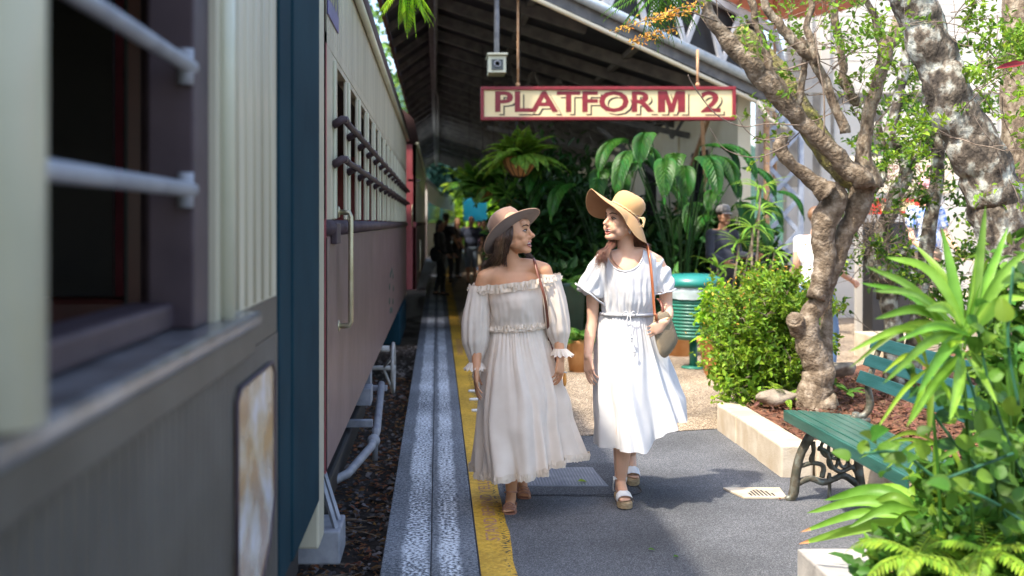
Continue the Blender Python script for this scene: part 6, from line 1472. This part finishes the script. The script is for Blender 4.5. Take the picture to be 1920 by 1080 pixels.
# floppy hat
def hatB():
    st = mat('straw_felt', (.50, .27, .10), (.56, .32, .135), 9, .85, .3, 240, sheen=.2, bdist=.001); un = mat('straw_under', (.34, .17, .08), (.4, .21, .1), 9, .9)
    u = V(.56, .04, .83).normalized(); f = V(-.80, -.16, .50); f = (f-u*f.dot(u)).normalized(); s_ = f.cross(u); c = Tb((0, -.014, .055))
    def at(a, r_, h): return c+f*(math.cos(a)*r_*1.1)+s_*(math.sin(a)*r_)+u*h
    n = 96
    # angle 0 = over the face; near side (toward the camera) is where s_ points to -Y
    sg = 1 if s_.y < 0 else -1
    def ext(a): 
        ca = math.cos(a); near = max(0, math.sin(a)*sg)
        return .09+.045*max(0, ca)-.03*near+.022*max(0, -ca)
    def hh(a, t):
        ca, sa = math.cos(a), math.sin(a)*sg
        low = .012*math.sin(4*a+.5)-.05-.03*max(0, -ca)+.035*max(0, ca)**1.5-.03*max(0, sa)*(1-max(0, ca))+.03*max(0, sa)*max(0, ca)-.09*max(0, -sa)*max(0, ca+.1)+.008*math.sin(3*a+1)
        return low*t**1.35
    rows = []
    for t in (1, .97, .85, .7, .5, .3, .15, 0): rows.append([at(2*math.pi*j/n, .083+ext(2*math.pi*j/n)*t, hh(2*math.pi*j/n, t)) for j in range(n)])
    for (h, r_) in [(.02, .086), (.05, .0875), (.075, .083), (.096, .07), (.108, .05), (.113, .025), (.114, .003)]:
        rows.append([at(2*math.pi*j/n, r_*(1+.025*math.sin(3*2*math.pi*j/n+h*20)), h+.004*math.sin(2*math.pi*j/n*2)) for j in range(n)])
    g = G(); g.loft(rows, cap1=True); h_ = g.build('hat', st, wB)
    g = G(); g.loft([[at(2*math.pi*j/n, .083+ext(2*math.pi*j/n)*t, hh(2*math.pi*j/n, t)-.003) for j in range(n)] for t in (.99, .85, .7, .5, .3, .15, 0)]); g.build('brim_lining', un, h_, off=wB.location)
    g = G(); g.tube([at(2*math.pi*j/n, .083+ext(2*math.pi*j/n), hh(2*math.pi*j/n, 1)-.001) for j in range(n+1)], .0022, 6); g.build('brim_edge', st, h_, off=wB.location)
    g = G(); g.tube([at(2*math.pi*j/n, .0865, .006+.002*math.sin(5*j)) for j in range(n+1)], .003, 6)
    a0 = math.pi-.9*sg; p = at(a0, .088, .0)
    for k in range(3): g.tube(spline([p, p+V(.02+.01*k, -.02, .0), p+V(.03, -.03, -.03-.01*k), p+V(.012+.01*k, -.02, -.05)], 5), .0024, 6)
    g.build('hat_cord', mat('cord', (.7, .5, .25), (.75, .56, .3), 9), h_, off=wB.location)
hatB()
# platform sandals
WH = mat('white_leather', (.78, .78, .77), (.82, .82, .82), 9, .5, .3, 300); RO = mat('rope_sole', (.42, .29, .15), (.6, .45, .27), 60, .9, .8, 220, stretch=(1, 1, 4))
for (an, to, ft) in ((anC, toC, fc), (anD, toD, fd)):
    g, L0, d3, Lg = sandal_flat(an, to, *ft, None, .035, 1); s_ = g.build('sandal', RO, wB, bevel=.006); sd = ft[3]
    g = G()
    rows = []
    for t in (.60, .66, .74, .82, .87):
        c = L0+d3*Lg*t; w_ = .045; hgt = .05-.06*(t-.6); rows.append([c-sd*w_*math.cos(a)*(1 if abs(math.cos(a)) > .2 else 1)+V(0, 0, .001+hgt*math.sin(a)**.7) for a in np.linspace(0, math.pi, 15)])
    g.loft(rows, closed=False); g.loft([[Vector(p)+V(0, 0, .002)+d3*0 for p in r_] for r_ in rows], closed=False)
    g.build('toe_band', WH, s_, off=wB.location)
    g = G(); c = an+V(0, 0, .015); rows = [[c+V(math.cos(a)*.0375, math.sin(a)*.038, z-.012*math.sin(a)) for a in np.linspace(0, 6.283, 25)] for z in (-.008, .008)]; g.loft(rows, closed=False)
    g.tube([c+V(-.036, .01, -.005), L0+V(-.032, .03, .03), L0+V(-.03, .02, .005)], .005, 6, flat=.4); g.tube([c+V(.036, .01, -.005), L0+V(.032, .03, .03), L0+V(.03, .02, .005)], .005, 6, flat=.4)
    g.box(c.x-.043, c.x-.036, c.y-.012, c.y+.004, c.z-.01, c.z+.01); g.build('ankle_strap', WH, s_, off=wB.location)
# straw bag
weave = bpy.data.materials.new('straw_weave'); weave.use_nodes = True; n_ = weave.node_tree; b_ = n_.nodes['Principled BSDF']; b_.inputs['Roughness'].default_value = .85
tc = n_.nodes.new('ShaderNodeTexCoord'); br = n_.nodes.new('ShaderNodeTexBrick'); mp_ = n_.nodes.new('ShaderNodeMapping'); mp_.inputs['Rotation'].default_value = (R(90), 0, 0); mp_.inputs['Scale'].default_value = (30, 30, 30)
n_.links.new(tc.outputs['Object'], mp_.inputs[0]); n_.links.new(mp_.outputs[0], br.inputs[0]); br.inputs['Color1'].default_value = (.78, .66, .47, 1); br.inputs['Color2'].default_value = (.56, .42, .25, 1); br.inputs['Mortar'].default_value = (.16, .1, .05, 1)
br.inputs['Mortar Size'].default_value = .035; br.inputs['Brick Width'].default_value = .45; br.inputs['Row Height'].default_value = .22; n_.links.new(br.outputs[0], b_.inputs['Base Color']); bu = n_.nodes.new('ShaderNodeBump'); bu.invert = True; bu.inputs['Distance'].default_value = .003; n_.links.new(br.outputs['Fac'], bu.inputs['Height']); n_.links.new(bu.outputs[0], b_.inputs['Normal'])
Db = D2-.16; S3 = F/Db
r = thing('straw_bag', 'woven straw shoulder bag with tan leather strap at the hip of the woman in white', 'bag', tuple(P(1248, 672, Db)))
outl = [(1226, 590), (1240, 583), (1253, 586), (1261, 602), (1267, 620), (1271, 636), (1266, 650), (1256, 664), (1247, 671), (1238, 666), (1232, 650), (1227, 630), (1224, 610)]
cx = sum(p[0] for p in outl)/13; cy = sum(p[1] for p in outl)/13; g = G(); rows = []
fo = [Vector((p.x, p.y, 0)) for p in spline([Vector((x, y, 0)) for x, y in outl+[outl[0]]], 3)][:-1]
for k in range(9):
    a = -math.pi/2+math.pi*k/8; s_ = max(.02, math.cos(a))**.45; rows.append([P(cx+(p.x-cx)*s_, cy+(p.y-cy)*s_, Db+.035+.036*math.sin(a)) for p in fo])
g.loft(rows, True, True); g.build('pouch', weave, r)
g = G(); sp = spline([Q2(1214, 466, .12), Q2(1212, 458, .05), Q2(1214, 464, -.02), Q2(1219, 490, -.085), Q2(1223, 530, -.125), Q2(1226, 570, -.14), P(1228, 592, Db-.0)], 6); g.tube(sp, .0095, 6, flat=.28, fa=(0, 1, 0))
g.tube([P(1226, 590, Db-.006), P(1230, 590, Db-.006), P(1231, 602, Db-.008)], .009, 8); g.build('strap', LTH, r)
g = G(); g.tube(spline([P(1233, 560, Db+.12), P(1238, 565, Db+.06), P(1242, 575, Db+.03), P(1243, 588, Db+.02)], 4), .009, 6, flat=.4); g.build('strap_end', LTH2, r)
# ------------------------------------------------------------------ other people
def cl(n, c): return mat(n, c, tuple(min(1, q*1.3+.003) for q in c), 14, .85, .2, 60, sheen=.2)
def person(x, y, z0, yaw, H, label, skin, top, bottom, haircol, shoes, shorts=False, longhair=False, hat=None, stride=.12, arms=(.15, .15), sleeve=.5, group=None, bulk=1.0, glasses=False, elbow=(0.1, .1)):
    r = thing('person', label, 'person', (0, 0, 0), group); s = H/1.75; o = (0, 0, 0)
    def Vs(a, b, c): return V(a*s, b*s, c*s)
    g = G(); hd = Vs(0, -.01, 1.615); Th_, m_ = head(g, hd, (0, -1, .0), (0, 0, 1), s*.98)
    limb(g, [Vs(0, .01, 1.5), Vs(0, .02, 1.42)], [.052*s, .06*s])
    g.cap(Vs(-.15, .02, 1.40), .055*s, Vs(.15, .02, 1.40), .055*s); g.sphere(Vs(0, .02, 1.27), (.16*s*bulk, .1*s*bulk, .18*s)); g.sphere(Vs(0, .0, 1.08), (.145*s*bulk, .105*s*bulk, .15*s)); g.sphere(Vs(0, .01, .94), (.15*s, .11*s, .12*s))
    J = {}
    for q, st, ar, eb in ((-1, stride, arms[0], elbow[0]), (1, -stride, arms[1], elbow[1])):
        sh = Vs(q*.19*bulk, .02, 1.39); el = Vs(q*(.22+.07*abs(ar))*bulk, .02+ar*.6*q*0-ar*.3, 1.12); wr = Vs(q*(.21+.05*abs(ar)), -.03-ar*.9-eb*.8, .87+eb*.8)
        limb(g, [sh, el, wr], [.047*s, .037*s, .025*s]); J[q] = (sh, el, wr); hand(g, wr, (wr-el), (-q, -.2, .1), -q, (.3, .35, .4, .45), s*.95)
        hip = Vs(q*.085, .01, .9); kn = Vs(q*.09, -.04-st*.6, .5); an = Vs(q*.085, st*-1.0+.03, .09); limb(g, [hip, kn, an], [.085*s, .055*s, .034*s], 12); foot(g, an, an+V(0, -.17*s, -.085*s), s*.95); J['l%d' % q] = (hip, kn, an)
    co, q4, no = remesh(g, .009, 3); gg = G(); gg.add(co, q4); gg.build('body', skin, r, off=Vector(o))
    g = G(); g.cap(Vs(-.15, .02, 1.39), .065*s, Vs(.15, .02, 1.39), .065*s); g.sphere(Vs(0, .02, 1.27), (.178*s*bulk, .118*s*bulk, .2*s)); g.sphere(Vs(0, .0, 1.08), (.165*s*bulk, .122*s*bulk, .17*s)); g.cap(Vs(-.07, .01, .95), .11*s, Vs(.07, .01, .95), .11*s)
    for q in (-1, 1):
        sh, el, wr = J[q]; e2 = sh.lerp(el, min(1, sleeve*1.1)) ; g.cap(sh, .06*s, e2, .056*s)
        if sleeve > .95: g.cap(el, .05*s, el.lerp(wr, .9), .036*s)
    co, q4, no = remesh(g, .01, 4)
    for i, p in enumerate(co): co[i] += no[i]*.006*noise.noise(Vector((p[0]*14, p[1]*14, p[2]*9)))
    gg = G(); gg.add(co, q4); gg.build('shirt', top, r, off=Vector(o))
    if bottom is not None:
        g = G(); g.cap(Vs(-.06, .01, .93), .118*s, Vs(.06, .01, .93), .118*s)
        for q in (-1, 1):
            hip, kn, an = J['l%d' % q]; g.cap(hip, .1*s, kn, .075*s)
            if not shorts: g.cap(kn, .072*s, an.lerp(kn, .08), .055*s)
        co, q4, no = remesh(g, .01, 3); gg = G(); gg.add(co, q4); gg.build('shorts' if shorts else 'trousers', bottom, r, off=Vector(o))
    for q in (-1, 1): an = J['l%d' % q][2]; G().cap(an+V(0, .03*s, -.05*s), .038*s, an+V(0, -.13*s, -.055*s), .034*s).build('shoe', shoes, r, off=Vector(o))
    if haircol is not None:
        g = G(); g.sphere(Th_((0, -.022, .042)), (.079*s, .094*s, .088*s), 18, 12)
        if longhair:
            for i in range(70): a = random.uniform(.2, 2.94); hairtube(g, [Th_((.07*math.cos(a), -.03-.05*math.sin(a), .05)), Th_((.085*math.cos(a), -.05-.05*math.sin(a), -.05)), Th_((.1*math.cos(a), -.05-.05*math.sin(a), -.2-.1*random.random()))], .012)
        g.build('hair', haircol, r, off=Vector(o))
    if hat:
        g = G(); c = Th_((0, -.01, .06)); g.loft([[c+V(math.cos(a)*q*.086*s, math.sin(a)*q*.1*s, h*s) for a in np.linspace(0, 6.283, 24, False)] for q, h in ((1, -.01), (1.02, .03), (.9, .07), (.5, .095), (.05, .1))], True, True)
        if hat[1] == 'cap': g.loft([[c+V(x_*s, -.08*s-(.1*s)*math.sqrt(max(0, 1-(x_/.075)**2))*k_, (-.008-.02*k_)*s) for x_ in np.linspace(-.075, .075, 11)] for k_ in (0, .5, 1)], closed=False)
        else: g.loft([[c+V(math.cos(a)*q*s, math.sin(a)*q*1.05*s, h*s) for a in np.linspace(0, 6.283, 24, False)] for q, h in ((.087, -.01), (.15, -.025), (.15, -.03), (.087, -.015))])
        g.build('hat', hat[0], r, off=Vector(o))
    if glasses:
        g = G()
        for q in (-1, 1): g.sphere(Th_((q*.032, .088, .008)), (.026*s, .008*s, .018*s), 10, 8)
        g.box(-.07*s, .07*s, hd.y-.085*s, hd.y-.08*s, hd.z+.008*s, hd.z+.014*s); g.build('sunglasses', M['glass'], r, off=Vector(o))
    r.location = (x, y, z0); r.rotation_euler = (0, 0, yaw); return r
K = {k: cl(k, c) for k, c in {'navy': (.008, .014, .035), 'black_cloth': (.008, .008, .009), 'charcoal': (.02, .02, .026), 'grey_shorts': (.09, .12, .16), 'dark_brown': (.03, .022, .018), 'white_shirt': (.75, .75, .76), 'jeans': (.1, .19, .34), 'khaki': (.2, .16, .1), 'jacket': (.02, .024, .04), 'cap_grey': (.2, .19, .19), 'pink_cap': (.6, .3, .32), 'pink_top': (.5, .25, .45)}.items()}
K['blue_print'] = mat('blue_print', (.12, .25, .6), (.7, .76, .82), 26, .8, lo=.42, hi=.55, detail=2)
HD = mat('hair_dark', (.01, .007, .005), (.03, .02, .015), 12, .5); HB = mat('hair_light', (.12, .06, .03), (.22, .12, .06), 12, .5)
gr = 'people on the far platform'
def dx(px, D): return (px-VX)*D/F
person(dx(884, 27.5), 27.5, 0, 0, 1.80, 'man in navy polo shirt and grey shorts walking toward the camera far behind', SK3, K['navy'], K['grey_shorts'], None, K['dark_brown'], shorts=True, group=gr, bulk=1.15)
person(dx(825, 23.5), 23.5, 0, 1.2, 1.68, 'dark figure with long black hair standing beside the train far behind', SK3, K['black_cloth'], K['black_cloth'], HD, K['black_cloth'], longhair=True, group=gr, bulk=1.1, sleeve=1)
person(dx(836, 28.5), 28.5, 0, 2.6, 1.84, 'person in dark clothes and cap behind the black haired figure', SK3, K['charcoal'], K['charcoal'], HD, K['black_cloth'], hat=(K['black_cloth'], 'cap'), group=gr)
person(dx(858, 31), 31, 0, .5, 1.76, 'light brown haired woman in dark top between the dark figures and the man in navy', SK3, K['dark_brown'], K['black_cloth'], HB, K['dark_brown'], longhair=True, group=gr, stride=.2, elbow=(.3, .25))
person(dx(908, 29), 29, 0, -.3, 1.7, 'person in black top and khaki shorts right behind the man in navy', SK3, K['black_cloth'], K['khaki'], HD, K['dark_brown'], shorts=True, group=gr, elbow=(.3, .3))
person(dx(899, 34), 34, 0, .1, 1.68, 'person in pinkish top farthest up the platform', SK3, K['pink_top'], K['jeans'], HD, K['dark_brown'], group=gr)
person(dx(1356, 14.4), 14.4, 0, .4, 1.83, 'man in grey cap and dark jacket standing behind the lady palms', SK3, K['jacket'], K['black_cloth'], HD, K['black_cloth'], hat=(K['cap_grey'], 'cap'), sleeve=1, elbow=(.2, .3))
person(dx(1532, 10.8), 10.8, 0, 2.2, 1.78, 'person in white shirt and blue jeans mostly hidden behind the gnarled trunk', SK2, K['white_shirt'], K['jeans'], HB, K['dark_brown'], sleeve=.55, elbow=(.15, .3))
person(dx(1738, 12.0), 12.0, .3, .3, 1.80, 'person in pink cap, sunglasses and blue patterned shirt seen between the grey stems', SK2, K['blue_print'], K['khaki'], HB, K['dark_brown'], hat=(K['pink_cap'], 'cap'), glasses=True, shorts=True)
# shoulder bag of the dark figure
g = G(); x = dx(816, 23.3); g.sphere((x, 23.3, .92), (.13, .07, .17), 14, 10); g.tube([(x, 23.3, 1.08), (x+.05, 23.35, 1.3), (x+.12, 23.4, 1.42)], .012, 6)
tag(g.build('dark_bag', K['black_cloth']), 'dark bag hanging beside the black haired figure', 'bag')
# raised step under the person in the pink cap
tag(G().box(dx(1660, 12), dx(1860, 12), 11.6, 12.9, -.01, .29).build('concrete_step', M['kerb'], bevel=.01), 'low concrete step under the person in the pink cap', 'step')
